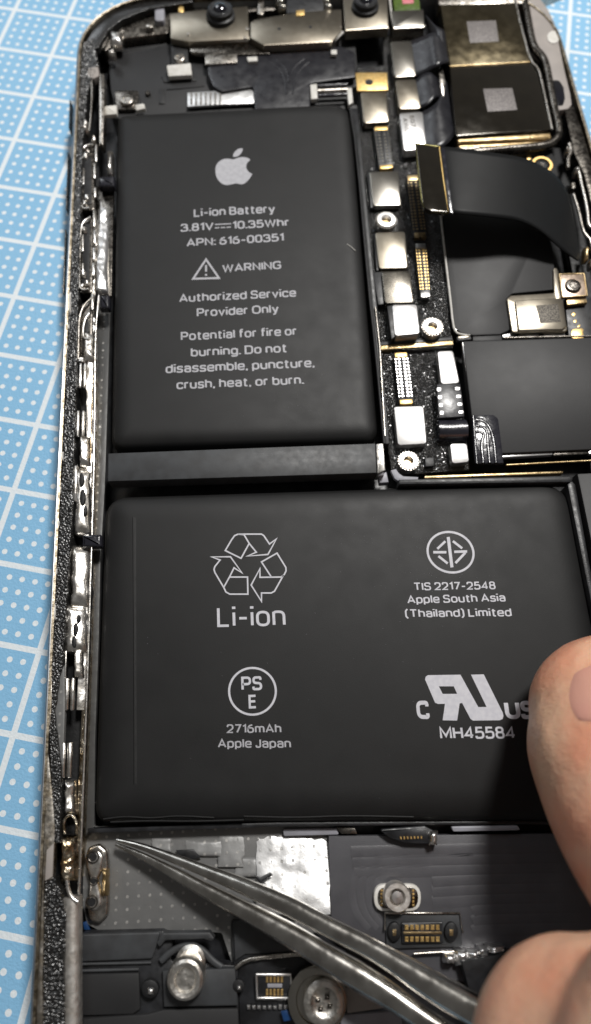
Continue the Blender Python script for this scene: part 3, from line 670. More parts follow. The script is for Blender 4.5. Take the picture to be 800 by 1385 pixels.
def stroke2(P, w, closed=False):
    P = [Vector(p) for p in P]
    Q = [P[0]]
    for p in P[1:]:
        if (p-Q[-1]).length > 1e-4: Q.append(p)
    P = Q; n = len(P); V = []; F = []
    for i in range(n):
        a = P[i-1] if (i > 0 or closed) else None; b = P[(i+1) % n] if (i < n-1 or closed) else None
        d1 = (P[i]-a).normalized() if a is not None else None; d2 = (b-P[i]).normalized() if b is not None else None
        if d1 is None: d1 = d2
        if d2 is None: d2 = d1
        n1 = Vector((-d1.y, d1.x)); n2 = Vector((-d2.y, d2.x)); m = n1+n2
        m = n1 if m.length < 1e-4 else m.normalized()
        k = w/2/max(.5, m.dot(n1))
        V.append(P[i]+m*k); V.append(P[i]-m*k)
    for i in range(n if closed else n-1):
        j = (i+1) % n; F.append((2*i, 2*i+1, 2*j+1, 2*j))
    return V, F

def stroke_geo(P, w, z, closed=False):
    P = [Vector(p) for p in P]; n = len(P); V = []; F = []
    for i in range(n):
        a = P[i-1] if (i > 0 or closed) else None; b = P[(i+1) % n] if (i < n-1 or closed) else None
        d1 = (P[i]-a).normalized() if a is not None else None; d2 = (b-P[i]).normalized() if b is not None else None
        if d1 is None: d1 = d2
        if d2 is None: d2 = d1
        n1 = Vector((-d1.y, d1.x)); n2 = Vector((-d2.y, d2.x)); m = n1+n2
        m = n1 if m.length < 1e-4 else m.normalized()
        k = w/2/max(.36, m.dot(n1))
        V.append(at(*(P[i]+m*k), z)); V.append(at(*(P[i]-m*k), z))
    for i in range(n if closed else n-1):
        j = (i+1) % n; F.append((2*i, 2*i+1, 2*j+1, 2*j))
    return V, F
def strokes(name, items, mat, parent, z):
    V = []; F = []
    for k, (P, w, cl) in enumerate(items):
        v, f = stroke_geo(P, w, z+k*.0006, cl); o = len(V); V += v; F += [tuple(i+o for i in q) for q in f]
    return mk(name, V, F, mat, parent, smooth=0)
def flat_poly(name, loops, mat, parent, z):
    L3 = [[at(x, y, z) for x, y in lp] for lp in loops]
    V = [v for lp in L3 for v in lp]
    return mk(name, V, [tuple(t) for t in tessellate_polygon(L3)], mat, parent, smooth=0)
def chaikin(P, it=2):
    P = [Vector(p) for p in P]
    for _ in range(it):
        P = [q for i in range(len(P)) for q in (P[i]*.75+P[(i+1) % len(P)]*.25, P[i]*.25+P[(i+1) % len(P)]*.75)]
    return P
def zs(P, ox, oy, k): return [(ox+x/k, oy+y/k) for x, y in P]

BZ = -.09
BT = thing('battery', 'black two-cell phone battery with white printing, the tweezers under its lower left corner', 'battery', (2.5, .3, -.38))
def pillow(name, pts, z, th, r, edge, drop, mat):
    P = W2(pts, z)
    if area2(P) < 0: P = P[::-1]; r = r[::-1]
    V = []; F = []
    rings = [(.03, z-th), (.0, z-th+.03), (0, z-drop-.05)]
    for k in range(1, 9):
        s = k/8; rings.append((edge*s*s*.25+edge*.75*s, z-drop*(1-s)**2.4))
    for d, h in rings:
        Q = fillet(inset(P, d) if d > 0 else P, [max(.04, q-d*.8) for q in r], 8); N = len(Q)
        V += [(q.x, q.y, h) for q in Q]
    for i in range(len(rings)-1):
        for k in range(N): F.append((i*N+k, i*N+(k+1) % N, (i+1)*N+(k+1) % N, (i+1)*N+k))
    F.append(tuple(range((len(rings)-1)*N, len(rings)*N))); F.append(tuple(range(N-1, -1, -1)))
    return mk(name, V, F, mat, BT, smooth=50)
up = pillow('upper_cell', [(157, 151), (475, 134), (514, 593), (148, 604)], BZ, .3, [.14, .32, .2, .16], .26, .075, m_wrap)
lo = pillow('lower_cell', [(140, 668), (772, 648), (856, 1112), (124, 1116)], BZ, .3, [.26, .36, .25, .18], .34, .085, m_wrap)
strokes('wrap_seam', [([(183, 700), (183.5, 900), (184, 1060)], 2.5, False)], M('seam_shine', (.02, .02, .02), .5), lo, BZ+.0008)
wire('wrap_seam', [(181, 700), (182, 880), (182.5, 1060)], BZ-.008, .013, m_wrap, lo, it=1)
Z = BZ+.002
for body, L, R, cap in [
    ('Li-ion Battery', (262.4, 293.5), (372.7, 287.6), 11), ('3.81V', (244.6, 313.6), (289.5, 311), 10.6), ('10.35Whr', (314.8, 310), (392, 305.6), 10.6),
    ('APN: 616-00351', (252.5, 333.8), (384.4, 326), 10.6), ('WARNING', (301, 368.6), (380.8, 363.6), 10.8),
    ('Authorized Service', (242.6, 409), (401, 401.3), 11.2), ('Provider Only', (266.5, 428.6), (377.6, 423), 11.4),
    ('Potential for fire or', (244.9, 460.7), (402.4, 453.3), 11.6), ('burning. Do not', (258.4, 482.5), (388.9, 476.5), 11.8),
    ('disassemble, puncture,', (224.2, 505), (426.2, 496.5), 12), ('crush, heat, or burn.', (239, 526.6), (411.4, 519.4), 12)]:
    text(body, L, R, cap, Z, m_print2, up)
strokes('warning_triangle', [([(279, 350.8), (261.5, 377), (296.5, 376)], 2.6, True), ([(279, 358.5), (279, 367.5)], 2.6, False), ([(279, 370.5), (279, 373)], 2.8, False)], m_print2, up, Z)
strokes('direct_current_sign', [([(291, 303.6), (313, 302.6)], 1.4, False)] + [([(291+k*7.8, 308.2-k*.35), (297+k*7.8, 307.9-k*.35)], 1.4, False) for k in range(3)], m_print2, up, Z)
flat_poly('fruit_emblem', [chaikin(zs([(410, 230), (350, 218), (290, 222), (235, 250), (200, 300), (190, 360), (200, 430), (235, 490), (280, 525), (330, 539), (380, 529), (430, 514), (480, 524), (520, 527), (560, 507), (610, 450), (637, 403), (635, 400), (600, 385), (570, 350), (560, 310), (575, 265), (612, 234), (612, 231), (580, 208), (530, 198), (470, 205)], 270, 190, 8.889))], m_print2, up, Z)
flat_poly('emblem_leaf', [chaikin(zs([(405, 200), (403, 170), (430, 128), (470, 98), (524, 90), (517, 132), (487, 172), (450, 197)], 270, 190, 8.889))], m_print2, up, Z)
q = lambda P: zs(P, 270, 700, 5.714)
strokes('recycling_mark', [
    (q([(345, 132), (385, 200), (322, 315), (200, 255), (250, 170), (272, 140), (300, 128)]), 2.0, False),
    (q([(300, 128), (480, 128), (498, 140), (542, 205), (595, 165), (530, 285), (370, 298), (440, 268), (385, 200), (345, 132), (300, 128)]), 2.0, False),
    (q([(95, 304), (240, 303), (330, 428), (268, 388), (235, 455), (188, 540), (120, 425), (113, 400), (120, 378), (160, 328)]), 2.0, True),
    (q([(235, 460), (372, 460), (375, 592), (235, 592), (205, 575), (188, 540)]), 2.0, False),
    (q([(555, 458), (480, 343), (600, 275), (668, 385), (670, 412), (655, 442), (630, 460), (468, 462), (468, 395), (400, 522), (480, 648), (480, 583), (555, 583), (580, 570), (650, 445)]), 2.0, False)], m_print, lo, Z)
for body, L, R, cap, mt, b in [('Li-ion', (294.2, 848.2), (386.9, 846.5), 27.2, m_print, .125), ('PS', (327, 934.2), (355.2, 933.4), 19, m_print, .17), ('E', (336.9, 958.4), (348, 958), 18.6, m_print, .17),
                   ('2716mAh', (307, 991.5), (381, 991), 11.8, m_print2, .15), ('Apple Japan', (295, 1011.4), (394, 1011.4), 12, m_print2, .15),
                   ('TIS 2217-2548', (560.3, 798.7), (671.2, 797), 10.8, m_print, .16), ('Apple South Asia', (551.5, 816.5), (684.5, 813.5), 11, m_print, .16),
                   ('(Thailand) Limited', (548.7, 835.2), (692.9, 833.6), 11.2, m_print, .16), ('C', (565, 972.5), (582, 972.5), 25, m_print, .22), ('US', (684.8, 972.6), (726, 972.6), 25, m_print, .22),
                   ('MH45584', (596, 999.6), (698.5, 999), 16.6, m_print, .16)]:
    text(body, L, R, cap, Z, mt, lo, bold=b)
strokes('round_certification_mark', [([(341.8+31.6*math.cos(a), 935+31.6*math.sin(a)) for a in [k*math.pi/28 for k in range(56)]], 2.9, True)], m_print, lo, Z)
q = lambda P: zs(P, 560, 700, 5.714)
def ell(k):
    a = k*math.pi/28; x, y = 180*math.cos(a), 154*math.sin(a); t = .32
    return (284+x*math.cos(t)-y*math.sin(t), 268+x*math.sin(t)+y*math.cos(t))
strokes('round_certification_mark', [(q([ell(k) for k in range(56)]), 3.0, True), (q([(266, 150), (295, 385)]), 4.2, False), (q([(150, 268), (252, 268)]), 3.4, False),
    (q([(312, 265), (412, 262)]), 3.4, False), (q([(244, 183), (182, 242)]), 3.2, False), (q([(302, 182), (374, 238)]), 3.2, False), (q([(190, 298), (262, 355)]), 3.2, False), (q([(398, 272), (322, 352)]), 3.4, False)], m_print, lo, Z)
q = lambda P: zs(P, 550, 890, 4.444)
flat_poly('component_mark', [q([(112, 128), (116, 112), (130, 103), (325, 100), (432, 295), (482, 294), (388, 100), (465, 98), (580, 330), (583, 350), (578, 366), (562, 374), (400, 376), (385, 365), (335, 270), (320, 273), (305, 376), (218, 374), (232, 275), (190, 276), (172, 268)]), q([(195, 170), (285, 170), (305, 215), (218, 216)])], m_print, lo, Z)
for k, P in enumerate([[(140, 1108), (170, 1104), (205, 1107), (240, 1103), (290, 1106)], [(150, 1112), (200, 1110), (260, 1111), (330, 1109)], [(330, 1104), (400, 1106), (470, 1103), (560, 1105)]]):
    wire('wrap_crease', P, BZ-.045, .008, m_wrap, lo, it=2)
# pale specks: the wrap's sparkle built in, with dusty bits; and a lint thread
def specks(parent, n, box, seed, size=(.002, .0055)):
    rg = random.Random(seed); V = []; F = []
    for _ in range(n):
        x = rg.gauss((box[0]+box[2])/2, (box[2]-box[0])/4); y = rg.gauss((box[1]+box[3])/2, (box[3]-box[1])/4)
        x = min(max(x, box[0]), box[2]); y = min(max(y, box[1]), box[3])
        p = at(x, y, BZ+.001); r = rg.uniform(*size); a0 = rg.uniform(0, 6); b = len(V)
        for k in range(4):
            a = a0+k*math.pi/2; V.append((p.x+r*math.cos(a), p.y+r*.7*math.sin(a), BZ+.0012))
        V.append((p.x, p.y, BZ+.001+r*.8)); F += [(b+k, b+(k+1) % 4, b+4) for k in range(4)]
    mk('sparkle_and_dust', V, F, m_lgrey, parent, kind='stuff', smooth=0)
specks(lo, 170, (440, 665, 690, 800), 1, (.0015, .0038)); specks(lo, 40, (200, 690, 700, 1080), 2, (.0015, .004)); specks(up, 60, (330, 470, 480, 585), 3, (.0015, .0035))
wire('lint', [(469.5, 330), (474, 333), (481, 339)], BZ+.001, .004, m_white, up)
# battery cable end lying below the lower cell
slab('cable_tail', [(512, 1122), (575, 1117), (592, 1126), (584, 1142), (550, 1141), (528, 1134)], -.16, .06, m_black, BT, r=.02, bev=.02)
multi('contact_row', [sub([(540, 1131), (573, 1130), (573, 1135), (541, 1136)], k/7+.03, .2, (k+.7)/7, .9) for k in range(7)], -.148, .02, m_gold, BT, kind='stuff')
blob('cable_solder', 581, 1124, 592, 1143, -.15, .05, m_chrome, BT, seed=44, amp=.5, res=(6, 6))

# ================================================================== logic board
LB = thing('logic_board', 'narrow black logic board with silver plates and gold connectors, right of the upper battery cell', 'circuit board', (4.3, 2.3, -.4))
slab('board', [(483, 90), (519, 88), (518, 48), (600, 46), (596, 130), (600, 290), (606, 400), (613, 470), (560, 474), (514, 472), (507, 400), (500, 330), (492, 250), (487, 200)], -.22, .12, m_epoxy, LB, bev=.01)
slab('board', [(513, 476), (612, 472), (628, 560), (636, 636), (531, 643), (521, 580)], -.27, .12, m_epoxy, LB, bev=.01)
slab('board_step', [(512, 463), (612, 457), (614, 466), (514, 473)], -.205, .1, m_goldd, LB, bev=.01)
slab('board_step', [(513, 462), (612, 455), (613, 460), (513, 467)], -.19, .06, m_black, LB, bev=.01)
SH = [([(488, 122), (522, 120), (527, 164), (492.6, 166.5)], m_tan, -.10, .10), ([(500, 232), (539, 231), (543, 277), (505, 278)], m_shield, -.12, .08),
      ([(508, 314), (548, 313), (552, 362), (513, 363)], m_tan, -.11, .08), ([(517, 367), (555, 366), (560, 409), (521, 410)], m_tan2, -.08, .12),
      ([(531, 412), (564, 411.5), (568, 451), (534, 454)], m_shieldw, -.05, .15), ([(533, 550), (573, 549), (577.5, 600), (538.5, 602)], m_shieldw, -.14, .1),
      ([(592, 475), (613, 474), (622, 518), (597, 519.5)], m_shieldw, -.12, .1), ([(609, 600), (632, 599.6), (635, 624.7), (612, 627)], m_shieldw, -.13, .1),
      ([(528, 56), (558, 55), (563.5, 102), (534, 104)], m_shield, -.06, .12), ([(535, 108), (564.6, 107), (570, 146), (540, 147)], m_tan, -.08, .12),
      ([(540.5, 153), (572, 151), (577.5, 200), (546.6, 203.6)], m_shieldw, -.06, .12)]
for pts, mt, z, th in SH:
    slab('shield_plate', pts, z, th, mt, LB, r=.04, bev=.007)
for pts, z in (([(486, 124), (490, 122), (494, 168), (491, 170)], -.14), ([(497, 234), (501, 233), (506, 279), (502, 281)], -.15), ([(506, 316), (510, 315), (514, 364), (510, 366)], -.15), ([(524, 414), (532, 412.5), (535.5, 454.5), (530, 458)], -.07), ([(505, 368), (518, 367.5), (522, 410.5), (512, 412)], -.13)):
    slab('shield_side_shade', pts, z, .1, m_black, LB, bev=.006)  # black strips stand in for shade at the plates' left sides
# rotated faint digits etched on the palest connector cover
def etched(body, c, z, mt):
    (x0, y0), (x1, y1), (x2, y2), (x3, y3) = c
    cu = bpy.data.curves.new('t', 'FONT'); cu.body = body; cu.resolution_u = 2
    o = bpy.data.objects.new('t', cu); COL.objects.link(o); m = o.to_mesh(); vs = [v.co.copy() for v in m.vertices]; fs = [tuple(p.vertices) for p in m.polygons]
    o.to_mesh_clear(); bpy.data.objects.remove(o); bpy.data.curves.remove(cu)
    mx = max(v.x for v in vs); V = []
    for v in vs: V.append(at(*quad(c, v.x/mx, 1-v.y/.7), z))
    return mk('etched_code', V, fs, mt, LB, smooth=0)
etched('807-0043', [(560, 155), (567, 197), (561, 198), (554, 156)][0:4], -.0585, m_dsteel)
etched('AWL 7863', [(551, 159), (558, 197), (552, 198), (545, 160)][0:4], -.0585, m_dsteel)
# gold lug with a hole
slab('gold_lug', [(481, 98), (524, 98), (525, 121.5), (483.6, 122.6)], -.08, .03, m_gold, LB, bev=.006)
c = at(499.5, 111, -.078); lathe('lug_hole', (c.x, c.y, -.079), [(.058, -.01), (.056, .002), (.048, .001), (.001, .0005)], m_black, LB, 20)
# screw standoffs
for x, y, z, r in ((523, 296.5, -.06, .125), (585.6, 441, -.08, .118), (553, 622.6, -.14, .108)):
    c = at(x, y, z)
    n = 28; prof = [(r*1.08, -.12), (r*1.08, -.03), (r, -.02), (r, -.006), (r*.94, 0), (r*.55, .002), (r*.48, -.012), (r*.42, -.06), (.001, -.062)]
    so = lathe('standoff', (c.x, c.y, z), prof, m_shieldw, LB, n)
    V = []; F = []
    for k in range(22):
        a = 2*math.pi*k/22; d = Vector((math.cos(a), math.sin(a))); e = Vector((-d.y, d.x))
        P = [c.xy+d*r*.98+e*.008, c.xy+d*r*.98-e*.008, c.xy+d*r*1.13-e*.008, c.xy+d*r*1.13+e*.008]
        v, f = slab_mesh(P, z-.012, .03, .002, 1); b = len(V); V += v; F += [tuple(i+b for i in ff) for ff in f]
    mk('knurling', V, F, m_steel, so, kind='stuff')
    lathe('bore', (c.x, c.y, z-.058), [(r*.4, -.01), (r*.4, .0), (.001, .0)], m_goldd, so, 16)
# board-to-board connectors
def connector(c, z, parent, body, pins, npin, endm, h=.06, name='connector'):
    b = slab(name, c, z, h, body, parent, r=.012, bev=.008)
    rows = []
    npin = int(npin*.6)
    for k in range(npin):
        v0 = .1+.8*k/npin; v1 = v0+.8/npin*.5
        rows += [sub(c, .03, v0, .13, v1), sub(c, .24, v0, .40, v1), sub(c, .60, v0, .76, v1), sub(c, .87, v0, .97, v1)]
    multi('contact_row', rows, z+.006, .02, pins, b, bev=.002, kind='stuff')
    slab('connector_end', sub(c, .08, -.01, .92, .075), z+.012, .05, endm, b, bev=.005)
    slab('connector_end', sub(c, .08, .925, .92, 1.01), z+.012, .05, endm, b, bev=.005)
    slab('connector_key', sub(c, .45, .12, .55, .88), z+.012, .04, m_film, b, bev=.004)
    return b
connector([(505, 172), (526, 171), (533, 226), (513, 228)], -.12, LB, m_black, m_shield, 18, m_gold)
connector([(550, 238), (567, 237), (578, 320), (560, 321)], -.12, LB, m_black, m_goldd, 28, m_goldd)
connector([(561.5, 330), (577, 330), (583, 400), (569, 401)], -.12, LB, m_black, m_gold, 22, m_shieldw)
connector([(533, 478), (552, 477), (560, 545), (540, 546)], -.17, LB, m_black, m_shieldw, 20, m_gold)
# black bridging flex with eight pads
fl = slab('bridge_flex', [(591, 519.5), (623, 518.5), (628.5, 563), (594, 565)], -.10, .05, m_flex, LB, bev=.008)
for k in range(4):
    y = 526.5+k*10.6
    slab('solder_pad', box4(591.5+k*1.3, y-2.6, 597+k*1.3, y+2.6), -.096, .03, m_shieldw, fl, bev=.004)
    slab('solder_pad', box4(616+k*1.6, y-3.2, 622.5+k*1.6, y+1), -.096, .03, m_shieldw, fl, bev=.004)
V, F = tube_geo([at(592, 583, -.2), at(611, 583, -.2), at(630, 582, -.2)], .13, 20, .9)
mk('rolled_flex', V, F, m_flexg, LB)
slab('small_chip', [(575, 619), (587, 618.6), (588, 630), (576, 631)], -.2, .06, m_black, LB, bev=.01)
def inside(P, x, y):
    c = False
    for i in range(len(P)):
        (x1, y1), (x2, y2) = P[i-1], P[i]
        if (y1 > y) != (y2 > y) and x < (x2-x1)*(y-y1)/(y2-y1)+x1: c = not c
    return c
def pebbles(name, poly, z, n, size, mat, parent, seed=1, avoid=()):
    rg = random.Random(seed); V = []; F = []
    xs = [p[0] for p in poly]; ys = [p[1] for p in poly]; got = 0
    while got < n:
        x, y = rg.uniform(min(xs), max(xs)), rg.uniform(min(ys), max(ys))
        if not inside(poly, x, y): continue
        got += 1
        if any(inside(a, x, y) for a in avoid): continue
        p = at(x, y, z); r = rg.uniform(*size); a0 = rg.uniform(0, 6.3); b = len(V); el = rg.uniform(.6, 1.6)
        for k in range(5):
            a = a0+k*math.pi*.4+rg.uniform(-.3, .3); V.append((p.x+r*math.cos(a)*el, p.y+r*math.sin(a)/el, z-.004))
        for k in range(3):
            a = a0+k*2.1+.4; V.append((p.x+r*.45*math.cos(a), p.y+r*.45*math.sin(a), z+r*rg.uniform(.08, .32)))
        F += [(b, b+1, b+5), (b+1, b+2, b+6, b+5), (b+2, b+3, b+6), (b+3, b+4, b+7, b+6), (b+4, b, b+5, b+7), (b+5, b+6, b+7)]
    return mk(name, V, F, mat, parent, smooth=0, kind='stuff')
m_grit = M('glossy_coating', (.012, .012, .012), .26, 0, None, 20, .05, spec=1.0, coat=.25)
BP = [(486, 92), (519, 90), (519, 50), (562, 50), (592, 200), (598, 290), (606, 400), (611, 458), (514, 462), (507, 400), (500, 330), (492, 250), (487, 200)]
BP2 = [(515, 478), (610, 474), (626, 560), (634, 634), (533, 640), (522, 580)]
AV = [q[0] for q in SH]
pebbles('coating', BP, -.218, 3600, (.006, .02), m_grit, LB, 4, AV)
pebbles('coating', BP2, -.268, 1500, (.007, .024), m_grit, LB, 5, AV)
rnd = random.Random(3)
chips = []
for k in range(60):
    y = rnd.uniform(60, 455); x = 470+ (y*.09)+rnd.uniform(20, 110)
    if any(min(p[0] for p in s[0])-3 < x < max(p[0] for p in s[0])+3 and min(p[1] for p in s[0])-3 < y < max(p[1] for p in s[0])+3 for s in SH): continue
    w, h = rnd.uniform(1.5, 4), rnd.uniform(1.5, 4); chips.append(box4(x, y, x+w, y+h))
multi('tiny_components', chips, -.205, .03, m_epoxy, LB, bev=.006, kind='stuff')

# ================================================================== right hand shields
SC = thing('shield_cans', 'pair of wide dark grey film-covered shield cans stacked right of the narrow board', 'shield', (5.4, 1.8, -.4))
slab('upper_can', [(596, 205), (735, 200), (741, 290), (749, 350), (754, 391), (693, 397), (685, 405), (690, 446), (677, 452), (641, 453.5), (623, 450), (613, 440), (606, 365)], -.15, .12, m_film, SC, r=.05, bev=.012)
slab('lower_can', [(626, 461), (682, 459.5), (840, 455), (880, 604), (682, 613), (645, 617)], -.15, .12, m_film, SC, r=.03, bev=.012)
slab('can_bridge', [(640, 453), (678, 452), (680, 460), (640, 461)], -.17, .06, m_film, SC)
wire('can_edge', [(596, 290), (604, 360), (609.5, 405), (613, 440), (617, 450), (624, 452.5), (636, 454)], -.15, .014, m_white, SC, it=1)
wire('can_edge', [(626, 464), (633, 510), (641, 560), (645, 600)], -.17, .016, m_shieldw, SC, it=0)
wire('can_edge', [(682, 457), (740, 455.5), (800, 454.5), (835, 453)], -.15, .012, m_steel, SC, it=0)
slab('can_edge', [(645, 617), (681, 614), (748, 611), (748, 615), (681, 619), (646, 622)], -.19, .06, m_shieldw, SC, bev=.01)
slab('can_edge', [(749, 610), (797, 608), (797, 614), (749, 616)], -.19, .06, m_dsteel, SC, bev=.01)
slab('can_edge', [(797, 609), (840, 607), (840, 611), (797, 614)], -.18, .06, m_shieldw, SC, bev=.01)
for pts in ([(618, 384), (621, 384), (625, 404), (622, 404)], [(620, 372), (622, 372), (622, 380), (620, 380)], [(622, 407), (625, 406), (629, 425), (626, 426)], [(627, 428), (630, 428), (632, 446), (629, 447)]):
    slab('can_clip', [(x-13, y) for x, y in pts], -.16, .06, m_shieldw, SC, bev=.006)
for x0, x1 in ((680, 697), (703, 729), (736, 764)):
    slab('can_clip', [(x0, 452.5), (x1, 449.5), (x1+1, 453), (x0+1, 456)], -.17, .06, m_shieldw, SC, bev=.01)
slab('can_notch', [(617, 455), (636, 452), (640, 459), (620, 461)], -.13, .06, m_black, SC, r=.03, bev=.012)
slab('can_notch', [(619, 454.5), (634, 453), (636, 456), (621, 458)], -.125, .03, m_tan, SC, r=.02, bev=.006)
fx = slab('wave_flex', [(640.5, 561), (668, 560.5), (674.5, 566), (679, 600), (682, 626.5), (646, 627)], -.11, .05, m_flexg, SC, r=[0, .04, .05, 0, 0, 0], bev=.015)
for dx in (0, 9, 18):
    wire('flex_trace', [(644, 568+dx*.9), (655-dx*.1, 569+dx*.9), (664-dx*.5, 580+dx*.5), (669-dx, 600), (671-dx*.95, 626)], -.113, .022, m_flexg, fx, flat=.6)
wire('flex_fold', [(640, 563), (642, 590), (645, 627)], -.1, .02, m_flexg, fx)

CV = thing('connector_cover', 'small pale steel cover with an etched patch, lying above the lower dark shield can', 'metal cover', (5.8, 1.7, -.2))
slab('flange', [(686, 404), (691, 399.5), (750, 396), (749, 362), (754, 362), (757, 371), (761, 400), (768, 445), (766, 448), (693, 449)], -.11, .05, m_tan, CV, r=.03, bev=.01)
slab('cover_plate', [(697, 406), (760, 402.5), (767, 441), (762, 445), (702, 447)], -.075, .04, m_tan, CV, r=.025, bev=.012)
slab('etched_patch', [(725.5, 413), (755, 411), (759, 435), (731, 437)], -.0725, .004, m_patchd, CV, bev=.001)
SP = thing('screw_plate', 'small square copper-toned plate held by one cross-head screw at the right edge', 'screw plate', (6.0, 2.1, -.2))
slab('plate', [(757, 371), (790, 370), (794.5, 400), (761, 402)], -.09, .04, m_copper, SP, bev=.01)
wire('plate_edge', [(757, 371), (790, 370), (794.5, 400), (761, 402), (757, 371)], -.088, .01, m_goldd, SP, it=0)
screw(776, 385.5, -.06, .10, SP, m_dsteel)
GM = thing('gold_marked_flex', 'black flex with gold dots and a gold fruit mark, right of the pale cover', 'flex cable', (6.1, 1.6, -.3))
slab('flex_base', [(764, 404), (800, 402), (812, 456), (770, 456)], -.19, .05, m_black, GM)
for x, y, w in ((776.5, 425, 3.2), (778.5, 434.5, 2.6)): slab('gold_dot', [(x-w, y), (x, y-w), (x+w, y), (x, y+w)], -.185, .01, m_gold, GM, r=.01, bev=.002)
slab('gold_emblem', chaikin([(773, 451), (774, 446), (779, 444), (783, 445), (787, 443.5), (790, 446), (788.5, 449), (790, 453), (790, 458), (774, 458)], 1), -.185, .01, m_gold, GM, bev=.002)
slab('gold_emblem', chaikin([(781, 442), (784, 438.5), (786, 439.5), (783.5, 443)], 1), -.185, .01, m_gold, GM, bev=.002)
slab('brass_block', [(766, 404), (793, 402), (795, 409), (768, 412)], -.12, .06, m_goldd, GM, bev=.01)

# ================================================================== rear camera module
RC = thing('rear_camera_module', 'dark two-lens rear camera module with two pale etched squares, in the upper right corner', 'camera module', (5.6, 6.0, -.4))
slab('upper_lens_housing', [(596.5, 7), (698, 3), (717.5, 83), (609, 89.5)], .0, .3, M('bronze_film', (.15, .125, .08), .2, .9, (.11, .09, .055), 3, .05, .08, 6), RC, r=.03, bev=.012, label='upper brownish mirror-dark lens housing')
slab('lower_lens_housing', [(609, 91), (719, 84.5), (728, 100), (746, 175), (617, 184)], .0, .3, m_camp, RC, r=.03, bev=.012, label='lower near-black mirror-dark lens housing')
wire('housing_edge', [(609, 90), (660, 87.5), (717, 84)], .0, .012, m_goldd, RC, it=0)
wire('housing_edge', [(697, 0), (706, 40), (718, 84), (728, 92), (733, 110), (747, 176)], -.01, .02, m_steel, RC, it=1)
slab('gold_step', [(616, 184.5), (745, 176.5), (747, 186), (620, 192.5)], -.05, .1, m_goldd, RC, bev=.03, seg=3)
slab('gold_step', [(617, 194), (747, 187), (742, 195), (690, 198), (622, 200)], -.1, .1, m_goldd, RC, bev=.03, seg=3)
wire('frame_edge', [(614, 203), (680, 200), (735, 195), (752, 188), (757, 176)], -.06, .03, m_steel, RC)
slab('etched_patch', [(631.5, 29), (671, 27.5), (675, 56), (636, 58)], .0025, .004, m_patch, RC, bev=.001)
slab('etched_patch', [(653.7, 120), (693.3, 119), (700, 148.5), (660, 151)], .0025, .004, m_patch, RC, bev=.001)
slab('camera_wall', [(592, -10), (770, -20), (712, 4), (594, 6)], -.02, .2, m_steel, RC, bev=.02)
# ================================================================== front camera array
FC = thing('front_camera_array', 'tan steel front camera bracket with two round black lenses, at the top of the phone', 'camera bracket', (3.4, 7.3, -.3))
def brk(name, pts, z, th, mt=m_tan): return slab(name, pts, z, th, mt, FC, r=.02, bev=.012)
brk('bracket_plate', [(230, 18), (262, 14), (335, 8), (338, 52), (255, 56), (231, 52)], -.05, .14)
brk('bracket_plate', [(339, 30), (345, 26), (400, 17), (462, 12), (463, 40), (450, 56), (357, 61), (339, 51)], -.03, .14)
brk('bracket_plate', [(464, -10), (524, -12), (526, 37), (467, 41)], -.04, .14)
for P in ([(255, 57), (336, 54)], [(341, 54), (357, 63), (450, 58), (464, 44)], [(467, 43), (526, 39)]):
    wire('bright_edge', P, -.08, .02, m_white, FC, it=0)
slab('bracket_lip', [(256, 60), (338, 58), (352, 66), (366, 72), (300, 74), (258, 70)], -.12, .06, m_dsteel, FC, bev=.01)
for x, y in ((378, 39), (420, 36.5)):
    c = at(x, y, -.03); lathe('bracket_hole', (c.x, c.y, -.029), [(.03, -.01), (.028, .001), (.001, .001)], m_void, FC, 14)
for x, y in ((335, 38), (255, 45), (461, 36), (332, 50)):
    c = at(x, y, -.03); lathe('weld_spot', (c.x, c.y, -.045), [(.025, -.01), (.022, .012), (.001, .018)], m_steel, FC, 12)
def lens(px, py, z, R):
    c = at(px, py, z)
    o = lathe('lens_barrel', (c.x, c.y, z), [(R*1.12, -.2), (R*1.12, -.13), (R*1.0, -.11), (R*.98, -.05), (R*.86, -.035), (R*.84, .02), (R*.75, .035), (R*.55, .03), (.001, .03)], m_black, FC, 40)
    lathe('lens_glass', (c.x, c.y, z+.028), [(R*.5, 0), (R*.46, .012), (R*.36, .03), (R*.2, .043), (.001, .048)], m_lens, o, 32)
lens(298, 14, .06, .215)
lens(495, 2, .06, .205)
pj = slab('projector_module', [(529, 14), (573, 12), (575, 36), (532, 38)], -.01, .25, m_shield, FC, r=.02, bev=.015)
slab('filter_window', [(532, -2), (567, -4), (569, 13), (534, 15)], -.01, .1, m_green, pj, bev=.01)
slab('filter_window', [(543, -6), (560, -7), (560, 4), (545, 5)], .0, .04, m_pink, pj, bev=.01)
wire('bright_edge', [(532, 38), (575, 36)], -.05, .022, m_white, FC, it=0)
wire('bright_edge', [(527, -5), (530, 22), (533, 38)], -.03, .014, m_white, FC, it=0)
slab('sensor_chip', [(388, -8), (438, -10), (438, 14), (388, 18)], -.04, .1, m_black, FC, bev=.01)
for x, y in ((380, 3), (382, 10), (442, 2), (444, 10)): blob('solder_blob', x-6, y-3, x+6, y+3, -.05, .04, m_shield, FC, seed=x*.1+y, res=(5, 4))
slab('gold_pad', [(401, 14), (412, 13), (412, 20), (401, 21)], -.02, .04, m_gold, FC, bev=.004)
slab('dark_base', [(529, 39), (574, 37), (572, 50), (532, 53)], -.15, .06, m_dsteel, FC, bev=.01)  # dark steel strip below the projector module

